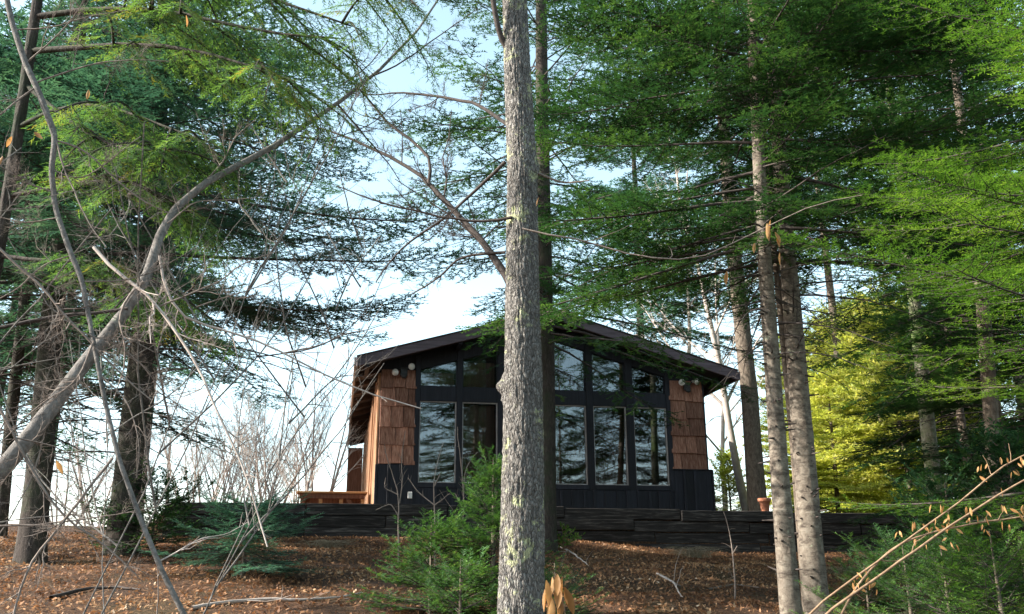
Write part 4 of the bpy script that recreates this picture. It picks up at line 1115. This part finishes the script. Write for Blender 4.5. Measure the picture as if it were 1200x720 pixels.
bare_tree('leafless pale tree behind the cabin right wall, left of the flower pot', 850, 27, 9, 0.09, M['twig_pale'], 403, nb=12)
bare_tree('slim leafless tree showing over the right roof slope', 800, 30, 13, 0.12, M['twig_pale'], 405, nb=12, lean=(0.05, 0))
BS = dict(name='bare_shrub', cat='shrub', group='bare shrubs behind the wall', depth=3)
s1 = bare_tree('bare pale brush at the left end behind the wall', 225, 21, 3.4, 0.022, M['twig_pale'], 411, stems=7, nb=7, **BS)
s2 = bare_tree('bare pale many-stemmed shrub left of the deck box', 312, 23, 4.2, 0.026, M['twig_pale'], 413, stems=7, nb=7, **BS)
bare_tree('tallest bare shrub close to the left cabin eave', 370, 25, 5.8, 0.035, M['twig_pale'], 415, stems=5, nb=9, **BS)
stand_copy(s1, 'bare shrub glimpsed between the two dark spruce trunks', 105, 22, 2.0, (1.1, 1.1))
stand_copy(s2, 'bare pale shrub between the wall end and the broad spruce', 265, 26, 1.0, (1.1, 1.0))
stand_copy(s1, 'bare low brush right beside the deck box', 350, 21, 4.0, (0.9, 0.8))
stand_copy(s1, 'bare brush behind the wall, second from the left wall end', 245, 24, 0.6, (1.2, 1.2))
stand_copy(s2, 'bare brush in the middle of the shrubs left of the deck box', 290, 27, 2.6, (1.2, 1.2))
stand_copy(s1, 'bare brush just left of the deck box, farther back', 335, 26, 5.2, (1.2, 1.35))
stand_copy(s2, 'bare brush right of the broad spruce trunk', 195, 24, 4.6, (1.1, 0.95))
stand_copy(s1, 'bare brush left of the broad spruce trunk', 122, 27, 3.1, (1.3, 1.2))
stand_copy(s2, 'bare brush at the far left between the stems', 70, 26, 0.4, (1.2, 1.0))

# ------------------------------------------------------------------ foreground left: leaning bare tree and slender sapling
pts, rad = px_path([(-330, 960, 3.9, 42), (-210, 800, 3.95, 40), (-110, 690, 4.0, 37), (-30, 590, 4.05, 34), (40, 505, 4.1, 31), (100, 425, 4.2, 28), (140, 375, 4.3, 25), (172, 325, 4.4, 22), (188, 275, 4.5, 20), (205, 245, 4.6, 18), (240, 215, 4.7, 16), (320, 172, 5.0, 14), (400, 118, 5.3, 11), (445, 82, 5.5, 9), (490, 35, 5.7, 7), (520, -10, 5.9, 6), (560, -90, 6.0, 4)])
rad = [r_ * f_ for r_, f_ in zip(rad, np.linspace(0.70, 0.52, len(rad)))]
g = float(gz(pts[0][0], pts[0][1]))
pts[0][2] = min(pts[0][2], g - 0.1)
lean = thing('leaning_tree', 'smooth grey bare tree bending in from the left edge towards the upper middle', 'tree', pts[0])
v, q, _ = trunk_mesh(pts, rad, sides=28, seg=0.03, amp=0.004, fu=6, fz=6, seed=8, ridge=False)
sub(mesh_np('trunk', v, q, M['bark_limb'], smooth=True), lean)
rg = RG(55)
TG, TP = M['twig_grey'], M['twig_pale']
for lst, d, d1, w0, w1, m_, kw in (
    ([(110, 290), (123, 317), (167, 337), (187, 360), (207, 387), (220, 410), (245, 445), (250, 480), (275, 525), (290, 560), (300, 595), (312, 640)], 4.25, 4.0, 8, 3, TP, dict(side=7, lenf=0.16)),
    ([(187, 359), (257, 331), (285, 307), (324, 295)], 4.2, 4.5, 4, 2, TG, dict(side=5)),
    ([(187, 300), (199, 377), (254, 383), (297, 396), (333, 414), (365, 431), (402, 450), (436, 462), (469, 475), (494, 479)], 4.3, 4.6, 6, 2.5, TP, dict(side=6, lenf=0.16, depth=1)),
    ([(230, 360), (297, 338), (324, 328), (346, 310)], 4.3, 4.7, 3, 1.5, TG, dict(side=4)),
    ([(300, 418), (361, 412), (391, 399), (425, 374), (443, 338), (455, 310)], 4.5, 4.6, 3, 1.3, M['twig_dark'], dict(side=4, depth=1)),
    ([(333, 414), (382, 404), (402, 391), (432, 387), (459, 377)], 4.5, 4.7, 4, 1.3, TG, dict(side=3, depth=1)),
    ([(168, 330), (150, 345), (137, 373), (147, 400), (147, 427), (133, 467)], 4.35, 4.1, 5, 2, TG, dict(side=5)),
    ([(196, 262), (230, 235), (262, 235), (300, 232)], 4.5, 4.6, 3, 1.3, TG, dict(side=5)),
    ([(240, 213), (262, 190), (275, 160), (300, 140)], 4.7, 4.9, 4, 1.5, TG, dict(side=5)),
    ([(395, 122), (420, 150), (440, 175), (455, 190), (470, 215)], 5.3, 5.4, 5, 1.5, M['twig_dark'], dict(side=5)),
    ([(430, 92), (470, 75), (510, 45), (560, 10)], 5.45, 5.5, 4, 1.5, M['twig_dark'], dict(side=6)),
    ([(340, 160), (380, 165), (430, 150), (470, 115)], 5.1, 5.3, 3, 1.5, M['twig_dark'], dict(side=5)),
    ([(150, 362), (100, 369), (80, 368), (33, 377), (-20, 388)], 4.3, 4.2, 7, 7, M['twig_dark'], dict(side=3, lenf=.2)),
    ([(95, 425), (60, 470), (40, 560), (10, 610), (-10, 640)], 4.2, 4.0, 4, 2, TG, dict(side=6)),
    ([(120, 395), (160, 420), (200, 470), (240, 500)], 4.25, 4.3, 3, 1.5, TG, dict(side=6, lenf=.3))):
    kk = dict(depth=3, lenf=0.34); kk.update(kw); kk['side'] = kk['side'] + 3
    px_branch('branch', lean, lst, d, w0 * 0.62, w1 * 0.6, m_, rg, d1=d1, **kk)

pts, rad = px_path([(330, 990, 3.7, 11), (270, 840, 3.7, 11), (218, 725, 3.7, 10), (190, 670, 3.7, 10), (165, 610, 3.7, 9.5), (140, 540, 3.7, 9), (125, 480, 3.75, 9), (115, 430, 3.75, 9), (103, 365, 3.8, 9), (95, 325, 3.8, 11), (82, 295, 3.8, 11), (65, 245, 3.8, 11), (60, 200, 3.8, 12), (65, 160, 3.8, 12), (45, 107, 3.8, 13), (30, 75, 3.8, 13), (15, 30, 3.8, 12), (8, 0, 3.8, 12), (0, -60, 3.8, 10), (-20, -200, 3.8, 7)])
rad = [r_ * 0.66 for r_ in rad]
g = float(gz(pts[0][0], pts[0][1])); pts[0][2] = min(pts[0][2], g - 0.05)
sap = thing('bare_sapling', 'slender crooked grey sapling crossing the leaning trunk at the left', 'sapling', pts[0])
v, q, _ = trunk_mesh(pts, rad, sides=16, seg=0.03, amp=0.002, fu=4, fz=6, seed=5, ridge=False)
sub(mesh_np('trunk', v, q, M['bark_limb'], smooth=True), sap)
for lst, d, d1, w0, w1, m_, kw in (
    ([(40, 98), (75, 85), (120, 72), (165, 70), (200, 72)], 3.8, 3.9, 4, 1.5, TG, dict(side=6)),
    ([(45, 100), (20, 118), (0, 135), (-30, 160)], 3.8, 3.7, 4, 3, TG, dict(side=4)),
    ([(66, 165), (95, 172), (115, 190), (140, 215), (170, 238), (200, 250)], 3.8, 3.9, 4, 2, TG, dict(side=5)),
    ([(66, 165), (75, 200), (90, 230), (105, 265), (125, 290)], 3.8, 3.7, 4, 2, TG, dict(side=5)),
    ([(60, 198), (90, 212), (115, 200), (150, 170), (165, 160)], 3.8, 3.9, 3, 1.5, TG, dict(side=5)),
    ([(-20, 275), (0, 293), (50, 335), (78, 373), (107, 403), (137, 433), (157, 453), (177, 470)], 3.7, 3.8, 6, 3, TG, dict(side=8)),
    ([(132, 537), (100, 577), (77, 610), (50, 640), (30, 667), (15, 725)], 3.7, 3.5, 5, 4, TG, dict(side=5)),
    ([(-15, 450), (5, 490), (33, 543), (53, 577), (78, 613), (110, 632), (133, 643), (160, 675)], 3.6, 3.7, 6, 3, TG, dict(side=7)),
    ([(-10, 617), (50, 615), (110, 607), (173, 597), (200, 590)], 3.65, 3.8, 4, 1.5, TG, dict(side=6)),
    ([(186, 658), (207, 648), (237, 629), (260, 629), (277, 621), (290, 612)], 3.7, 3.9, 3, 1.3, TP, dict(side=3, depth=1)),
    ([(82, 300), (50, 310), (20, 340), (-20, 360)], 3.8, 3.7, 3, 2, TG, dict(side=6)),
    ([(62, 225), (30, 215), (0, 193), (-20, 190)], 3.8, 3.7, 3, 2, TG, dict(side=6)),
    ([(70, 255), (30, 262), (-20, 250)], 3.8, 3.8, 3, 2, TG, dict(side=6)),
    ([(110, 400), (90, 450), (50, 470), (0, 520)], 3.75, 3.6, 4, 2, TG, dict(side=7)),
    ([(118, 440), (150, 470), (165, 520), (160, 560)], 3.75, 3.7, 3, 1.5, TG, dict(side=5)),
    ([(96, 330), (140, 330), (180, 320), (230, 290)], 3.8, 3.9, 3, 1.5, TG, dict(side=6)),
    ([(30, 75), (70, 40), (95, 10), (110, -30)], 3.8, 3.7, 4, 2, TG, dict(side=5)),
    ([(20, 35), (60, 33), (100, 20), (150, 12)], 3.8, 3.8, 3, 1.5, TG, dict(side=5))):
    kk = dict(depth=3, lenf=0.36); kk.update(kw); kk['side'] = kk['side'] + 3
    px_branch('branch', sap, lst, d, w0 * 0.65, w1 * 0.6, m_, rg, d1=d1, **kk)

# tangles of thin bare twigs near the viewer at left
bare_tree('tangle of thin bare twigs at the left edge in front of the spruces', 30, 4.7, 4.4, 0.006, M['bark_limb'], 431, stems=4, nb=6, name='bare_shrub', cat='shrub', depth=3, group='twig tangles at left', spread_=0.5)
bare_tree('thin bare twiggy shrub between the crooked sapling and the young conifer', 165, 5.4, 4.2, 0.005, M['bark_limb'], 433, stems=3, nb=6, name='bare_shrub', cat='shrub', depth=3, group='twig tangles at left', spread_=0.5)

# hanging dead leaves as single leaves
def leaf_mesh(name, L, W, m_, seed, curl=0.25):
    rg = RG(seed); n = 7; t = np.linspace(0, 1, n)
    wd = W * np.sin(np.pi * np.clip(t, 0.02, 0.98)) ** 0.8 * (1 - 0.25 * t)
    v = []
    for i in range(n):
        z = -L * t[i]; y = curl * L * (t[i] ** 2) * 0.4
        for sx in (-1, 0, 1):
            v.append([sx * wd[i] * 0.5, y + abs(sx) * wd[i] * 0.28, z])
    f = []
    for i in range(n - 1):
        for j in (0, 1):
            a_ = i * 3 + j; f.append([a_, a_ + 1, a_ + 4, a_ + 3])
    return mesh_np(name, v, np.array(f), m_, uvtone=np.clip(rg.random() * 0.7 + 0.2 + 0.2 * rg.random(len(v)), 0, 1), smooth=True, nocol=True)
leafM = [leaf_mesh('leaf', 0.11, 0.042, M['dead_leaf'], s) for s in range(4)]
rl = random.Random(3)
def hang_leaves(parent, spots, d, size):
    for k, (x, y, rot) in enumerate(spots):
        o = bpy.data.objects.new('leaf', leafM[k % 4]); COL.objects.link(o)
        p = P(x, y, d + rl.uniform(-0.05, 0.05))
        o.location = Vector(p) - parent.location; o.parent = parent
        s = size * rl.uniform(0.8, 1.2); o.scale = (s, s, s)
        o.rotation_euler = (rl.uniform(-0.3, 0.3), rot, rl.uniform(0, 6.28))
b0 = P(662, 760, 5.6); b0[2] = float(gz(b0[0], b0[1]))
bs = thing('beech_sapling', 'drooping bunch of tan dead leaves on a thin stem beside the grey trunk, bottom middle', 'sapling', b0)
v, f = twiggy([b0, P(664, 740, 5.6), P(660, 700, 5.6), P(650, 672, 5.6)], rg, 0.007, 0.003, side=4, depth=1, lenf=0.15)
sub(mesh_np('stem', v, f, M['twig_tan'], smooth=True), bs)
hang_leaves(bs, [(640, 680, .1), (647, 676, -.1), (653, 673, .05), (659, 676, -.2), (643, 692, .15), (650, 690, 0), (656, 690, -.1), (661, 688, -.25), (646, 700, .1), (653, 702, -.05), (640, 688, .2), (658, 700, -.2)], 5.6, 1.35)
hang_leaves(maple, [(899, 262, .05), (903, 258, -.05), (908, 272, .1), (910, 280, 0), (884, 285, .05), (914, 296, .1), (852, 318, 0), (631, 232, .0), (900, 266, .0)], 5.7, 0.75)
hang_leaves(sap, [(104, 105, .1), (14, 160, .2), (3, 183, .5), (40, 155, .9), (66, 540, .5), (218, 18, .2)], 3.8, 0.55)

# ------------------------------------------------------------------ cedar at upper left
pts, rad = rooted([(-70, 700, 5.4, 26), (-40, 500, 5.4, 25), (-8, 330, 5.4, 24), (14, 200, 5.4, 23), (28, 110, 5.4, 22), (44, 0, 5.4, 20), (60, -150, 5.4, 17), (70, -400, 5.4, 10)])
rad = [r_ * 0.6 for r_ in rad]
ced = thing('cedar_tree', 'cedar at the upper left edge with feathery light green drooping sprays', 'tree', pts[0])
v, q, _ = trunk_mesh(pts, rad, sides=32, seg=0.03, amp=0.008, fu=16, fz=3, seed=12)
sub(mesh_np('trunk', v, q, M['bark_dark'], smooth=True), ced)
cb = [([(40, 20), (110, 8), (170, 2), (260, 25), (330, 50), (395, 45)], 5.4, 4.9), ([(36, 60), (100, 60), (170, 40), (240, 62), (310, 80), (345, 95)], 5.4, 4.6),
      ([(20, 150), (80, 110), (140, 125), (190, 150), (240, 165)], 5.4, 4.8), ([(44, -10), (140, -40), (260, -30), (340, 10), (410, 30)], 5.4, 5.0),
      ([(44, -30), (160, -70), (300, -60), (420, -40), (470, 0)], 5.4, 5.2), ([(10, 230), (90, 215), (150, 205), (210, 240)], 5.4, 4.9),
      ([(0, 300), (70, 310), (140, 300), (200, 345)], 5.4, 5.0), ([(30, 100), (90, 150), (150, 185), (185, 175)], 5.4, 4.7), ([(50, -60), (200, -90), (330, -100), (400, -70)], 5.4, 4.4)]
K = 7; LB = []
for lst, d, d1 in cb:
    kk = len(lst); LB.append(resample(np.array([P(x, y, d + (d1 - d) * i / (kk - 1)) for i, (x, y) in enumerate(lst)]), K))
rgc = RG(79)
for lb in list(LB):
    for m__ in range(9):
        tq = 0.3 + 0.7 * rgc.random(); q, T = poly_at(lb[None], np.array([0]), np.array([tq])); q, T = q[0], T[0]
        S = unit(np.cross(T, Z)) * (1 if m__ % 2 else -1); l2 = 0.28 + 0.36 * rgc.random()
        tt_ = np.linspace(0, 1, K)[:, None]
        LB.append(q + (T * 0.6 + S * 0.8 + rgc.normal(0, 0.15, 3)) * l2 * tt_ + np.array([0, 0, -0.35 * l2]) * tt_ ** 2)
LB = np.array(LB); Lc = np.linalg.norm(np.diff(LB, axis=1), axis=2).sum(1)
cp_ = [tubes(LB, (0.006 + 0.007 * Lc)[:, None] * np.linspace(1, 0.25, K)[None], 6)]
TW, V, Fc, tn = foliage(LB, Lc, RG(77), twig_sp=0.05, twig_len=0.36, t0=0.2, sub_sp=0.03, sub_len=0.13, need_sp=0.012, need_len=0.028, need_w=0.0105, droop=0.35, hang=0.25, need_ang=38, lift=0.15, tone_base=RG(78).normal(0, 0.15, len(Lc)))
cp_.append(tubes(TW, np.array([[0.003, 0.002, 0.001]]) * np.ones((len(TW), 1)), 3))
v, f = merge(cp_)
sub(mesh_np('limbs', v, f, M['bark_dark'], smooth=True), ced)
sub(mesh_np('crown', V, Fc, M['cedar'], uvtone=tn), ced)

# ------------------------------------------------------------------ saplings in front of the cabin, canes, ground sticks
def sapling(label, base_px, d, lines, m_, seed, name='bare_sapling', w0=5, w1=0.8, cat='sapling', side=6):
    rg = RG(seed); b0 = P(base_px[0], base_px[1], d); g = float(gz(b0[0], b0[1])); b0[2] = g - 0.03
    t = thing(name, label, cat, b0)
    for i, lst in enumerate(lines):
        pts_ = [P(x, y, d) for x, y in lst]
        if i == 0: pts_ = [b0] + pts_
        v, f = twiggy(pts_, rg, pxr(w0 if i == 0 else w0 * .7, d), pxr(w1, d), side=side, depth=1, lenf=0.18)
        sub(mesh_np('stem' if i == 0 else 'branch', v, f, m_, smooth=True), t)
    return t
sapling('bare twiggy sapling before the left shingle panel of the cabin', (468, 632), 13, [[(467, 605), (468, 578), (462, 560), (455, 545), (450, 520)], [(468, 590), (472, 565), (470, 540), (475, 505)], [(467, 605), (458, 590), (440, 598)], [(467, 580), (450, 572), (452, 560)]], TG, 501, w0=2.4)
sapling('bare forked sapling standing before the leftmost tall window', (510, 640), 11, [[(510, 610), (509, 590), (507, 560), (512, 545), (520, 518)], [(509, 592), (518, 586), (527, 578)], [(509, 592), (490, 577), (478, 560)], [(509, 570), (516, 555)]], TG, 503, w0=2.4)
sapling('two thin bare stems standing before the second tall window', (542, 640), 11, [[(543, 600), (543, 560), (538, 530), (536, 500)], [(543, 600), (544, 556), (550, 540), (560, 530)], [(543, 598), (533, 578)]], TG, 505, w0=2)
sapling('thin upright dead stem on the slope in front of the right part of the wall', (860, 700), 10.5, [[(862, 690), (858, 640), (852, 610), (848, 600)], [(858, 650), (864, 640)]], TG, 507, w0=2.2)
sapling('short bare stub of a stem at lower left beside the crooked sapling', (186, 720), 6, [[(186, 700), (186, 680), (184, 665)], [(185, 676), (190, 668)]], TG, 509, w0=3)

# bent tan canes at lower right
def cane(label, lst, d, d1, w0, w1, seed):
    rg = RG(seed); k = len(lst)
    pts_ = [P(x, y, d + (d1 - d) * i / (k - 1)) for i, (x, y) in enumerate(lst)]
    b0 = pts_[0].copy(); g = float(gz(b0[0], b0[1])); b0[2] = g; b0[0] -= 0.35
    t = thing('bent_cane', label, 'cane', b0)
    v, f = twiggy([b0, 0.5 * (b0 + pts_[0]) + [-0.03, 0, 0.05]] + pts_, rg, pxr(w0, d), pxr(w1, d1), side=4, depth=1, lenf=0.10, n=24, wob=0.01)
    sub(mesh_np('stem', v, f, M['twig_tan'], smooth=True), t)
    return t
c1 = cane('upper of the long tan canes arching across the lower right corner', [(940, 722), (1010, 672), (1060, 635), (1092, 612), (1130, 585), (1165, 552), (1205, 530), (1260, 512)], 4.6, 4.8, 3.2, 1.6, 601)
c2 = cane('lower of the long tan canes arching across the lower right corner', [(958, 722), (1010, 690), (1060, 655), (1100, 625), (1150, 592), (1205, 560), (1270, 528)], 4.5, 4.7, 3.8, 2, 603)
c3 = cane('thin short tan cane tucked behind the two long canes', [(1000, 690), (1045, 640), (1075, 628), (1110, 620), (1160, 610), (1210, 605)], 5.0, 5.1, 3, 2, 605)
rl = random.Random(9)
hang_leaves(c1, [(1185 + rl.uniform(-45, 20), 560 + rl.uniform(-25, 15), rl.uniform(-1, 1)) for _ in range(16)], 4.8, 0.36)
hang_leaves(c2, [(1150 + rl.uniform(-60, 60), 600 + rl.uniform(-10, 18), rl.uniform(-1, 1)) for _ in range(26)] + [(1012 + rl.uniform(-14, 16), 672 + rl.uniform(-8, 24), rl.uniform(-1, 1)) for _ in range(12)], 4.65, 0.38)
hang_leaves(c3, [(1090 + rl.uniform(-40, 70), 618 + rl.uniform(-8, 22), rl.uniform(-1, 1)) for _ in range(22)], 5.05, 0.38)

# sticks on the ground
def ground_stick(label, lst, d, w0, seed, m_=TP):
    rg = RG(seed); pts_ = []
    for (x, y) in lst:
        p = P(x, y, d); pts_.append(p)
    # find the distance where each pixel meets the ground
    out = []
    for (x, y) in lst:
        dd = np.linspace(5, 17, 600); q = np.array([P(x, y, a_) for a_ in dd]); hgt = q[:, 2] - gz(q[:, 0], q[:, 1])
        i = np.argmax(hgt < 0.03); i = i if hgt[i] < 0.03 else len(dd) - 1
        p = q[i].copy(); p[2] = float(gz(p[0], p[1])) + 0.02; out.append(p)
    v, f = twiggy(out, rg, pxr(w0, 9), pxr(w0 * 0.4, 9), side=4, depth=1, lenf=0.18, wob=0.02)
    o = mesh_np('fallen_branch', v, f, m_, smooth=True)
    return tag(o, label, 'branch', 'sticks lying on the slope')
ground_stick('long pale fallen branch lying along the bottom left of the slope', [(225, 712), (260, 705), (300, 701), (350, 702), (390, 700), (425, 694)], 9, 5, 701)
ground_stick('small fallen stick on the slope near the second fir trunk foot', [(655, 640), (672, 648), (690, 662)], 9, 4, 703)
ground_stick('fallen stick on the bare slope in front of the wall at right', [(770, 672), (790, 682), (800, 700)], 9, 4, 705)
ground_stick('fallen branch lying left of the pale fir trunks', [(830, 690), (860, 684), (890, 688)], 9, 4, 707, M['twig_grey'])
ground_stick('dark fallen branch on the leaf litter at lower left', [(60, 700), (95, 690), (130, 686), (165, 690)], 9, 6, 709, M['twig_dark'])

# dry grass tufts and a small leafy plant at the foot of the wall
def tuft(name, label, cat, px, py, d, n, h, sp, m_, seed, wblade=0.004, group=None):
    rg = RG(seed); b0 = P(px, py, d); b0[2] = float(gz(b0[0], b0[1]))
    a_ = rg.random(n) * 6.28; out = np.stack([np.cos(a_), np.sin(a_) * 0.6, 0 * a_], -1) * (sp * (0.2 + rg.random(n)))[:, None]
    hh = h * (0.5 + 0.7 * rg.random(n)); t_ = np.linspace(0, 1, 6)
    base = b0 + np.stack([rg.normal(0, sp * .25, n), rg.normal(0, .06, n), 0 * a_], -1)
    Pn = base[:, None] + out[:, None] * (t_ ** 1.4)[None, :, None]; Pn[..., 2] += hh[:, None] * (1.6 * t_ - 1.15 * t_ ** 2)[None]
    v, f = tubes(Pn, wblade * np.linspace(1, 0.25, 6)[None] * np.ones((n, 1)), 3)
    o = mesh_np(name, v, f, m_, uvtone=np.repeat(rg.random(n), 18))
    return tag(o, label, cat, group)
tuft('dry_grass_clump', 'pale arching dry grass clump at the foot of the wall, right half', 'grass', 812, 640, 16.1, 160, 0.30, 0.55, M['dry_grass'], 801)
tuft('dry_grass_clump', 'grey-green grassy clump left of the bare twiggy sapling by the wall', 'grass', 385, 630, 15.4, 120, 0.22, 0.45, M['dry_grass'], 803)
tuft('dry_grass_clump', 'small dry grass clump beside the foot of the pale fir trunks', 'grass', 985, 655, 15.0, 100, 0.22, 0.5, M['dry_grass'], 805)
# leafy plant right of the second trunk
rg = RG(811); b0 = P(660, 625, 15.9); b0[2] = float(gz(b0[0], b0[1]))
pl = thing('leafy_plant', 'small green leafy plant at the wall right of the grey trunk', 'plant', b0)
n = 11; a_ = rg.random(n) * 6.28; t_ = np.linspace(0, 1, 6)
out = np.stack([np.cos(a_), np.sin(a_), 0 * a_], -1) * (0.12 + 0.22 * rg.random(n))[:, None]
Pn = b0 + out[:, None] * (t_ ** 1.3)[None, :, None]; Pn[..., 2] += ((0.3 + 0.25 * rg.random(n))[:, None] * (1.4 * t_ - .6 * t_ ** 2)[None])
v, f = tubes(Pn, 0.004 * np.ones((n, 6)), 4); sub(mesh_np('stems', v, f, M['twig_tan'], smooth=True), pl)
bi, k = spread(np.full(n, 22)); q, T = poly_at(Pn, bi, 0.2 + 0.8 * rg.random(len(bi)))
D = unit(rg.normal(0, 1, q.shape) + T * 0.6); S = unit(np.cross(D, rg.normal(0, 1, q.shape))); ll = (0.05 + 0.04 * rg.random(len(q)))[:, None]
V = np.stack([q, q + D * ll * .5 + S * ll * .25, q + D * ll, q + D * ll * .5 - S * ll * .25], 1).reshape(-1, 3)
sub(mesh_np('leaves', V, np.arange(len(V)).reshape(-1, 4), M['green_leaf'], uvtone=np.repeat(rg.random(len(q)), 4)), pl)

# ------------------------------------------------------------------ leaf litter
rg = RG(901)
NL = 160000
ux = rg.uniform(-11, 12.5, NL); sx = -11.5 * rg.random(NL) ** 1.15 - 0.02
ks = vnoise(np.stack([ux * 1.3, sx * 1.3, 0 * ux + 9], -1)) > 0.02 + 0.3 * rg.random(NL)
ux, sx = ux[ks], sx[ks]; NL = len(ux)
c = O * np.array([1, 1, 0]) + ux[:, None] * U + (sx[:, None] + W_S) * VV
c[:, 2] = gz_us(ux, sx) + 0.012 * rg.random(NL) ** 0.5 + 0.006
e1 = 0.05
gx = (gz_us(ux + e1, sx) - gz_us(ux - e1, sx)) / (2 * e1); gy = (gz_us(ux, sx + e1) - gz_us(ux, sx - e1)) / (2 * e1)
nr = unit(-gx[:, None] * U - gy[:, None] * VV + Z + rg.normal(0, 0.55, (NL, 3)))
d = unit(np.cross(nr, rg.normal(0, 1, (NL, 3)))); s = np.cross(nr, d)
ll = (0.010 + 0.024 * rg.random(NL) ** 1.5)[:, None]; ndl = rg.random(NL) < 0.38; ll = np.where(ndl[:, None], ll * 1.5, ll); ww_ = ll * np.where(ndl, 0.09, 0.32 + 0.4 * rg.random(NL))[:, None]; cu = ll * rg.normal(0.25, 0.3, (NL, 1))
V = np.stack([c - d * ll, c - s * ww_ + nr * cu * .6, c + d * ll + nr * cu, c + s * ww_ + nr * cu * .6], 1).reshape(-1, 3)
Fq = np.arange(NL * 4).reshape(-1, 4)
Ft = np.concatenate([Fq[:, [0, 1, 2]], Fq[:, [0, 2, 3]]])
tone = np.clip(0.45 * rg.random(NL) + 0.95 * (fbm(np.stack([ux * 1.1, sx * 1.6, 0 * ux], -1), 4) - 0.44) + 0.24 + 0.3 * (rg.random(NL) > 0.93), 0, 1)
lit = mesh_np('leaf_litter', V, Ft, M['litter'], uvtone=np.repeat(tone, 4))
tag(lit, 'brown and tan fallen leaves and bark bits covering the slope', 'leaf litter', kind='stuff')

# ------------------------------------------------------------------ trees behind the viewer, mirrored in the panes
for i, (x, y, s_, lab) in enumerate(((4.6, -6, 1.0, 'dark fir mirrored in the left tall windows'), (8.2, -7, 1.0, 'dark fir mirrored in the second tall window'), (13.5, -9, 1.05, 'fir mirrored in the middle of the tall windows'),
                       (17.5, -14, 1.15, 'tall fir mirrored in the right tall windows'), (22, -7, 0.95, 'fir mirrored at the edge of the rightmost window'), (3.5, -12, 1.1, 'fir mirrored in the leftmost upper window'), (10.6, -13, 1.2, 'tall fir mirrored between the second and third tall windows'))):
    r = copy_tree(f1 if y < 0 else far_fir)
    g = float(gz(x, y)) if y > -9 else float(gz(x, -9.0)) - 0.1
    r.location = (x, y, g - 0.05); r.rotation_euler = (0, 0, 1.3 * i); r.scale = (s_ * 0.95, s_ * 0.95, s_ * 0.9)
    r['label'] = lab; r['group'] = 'firs mirrored in the windows' if y < 0 else 'firs outside the left edge'

tot = 0
for me in bpy.data.meshes:
    tot += sum(1 for _ in ()) 
print('TRIS', sum(len(me.loops) - 2 * len(me.polygons) for me in bpy.data.meshes), 'OBJ', len(bpy.data.objects))
for o in bpy.data.objects:
    if '_org' in o: del o['_org']
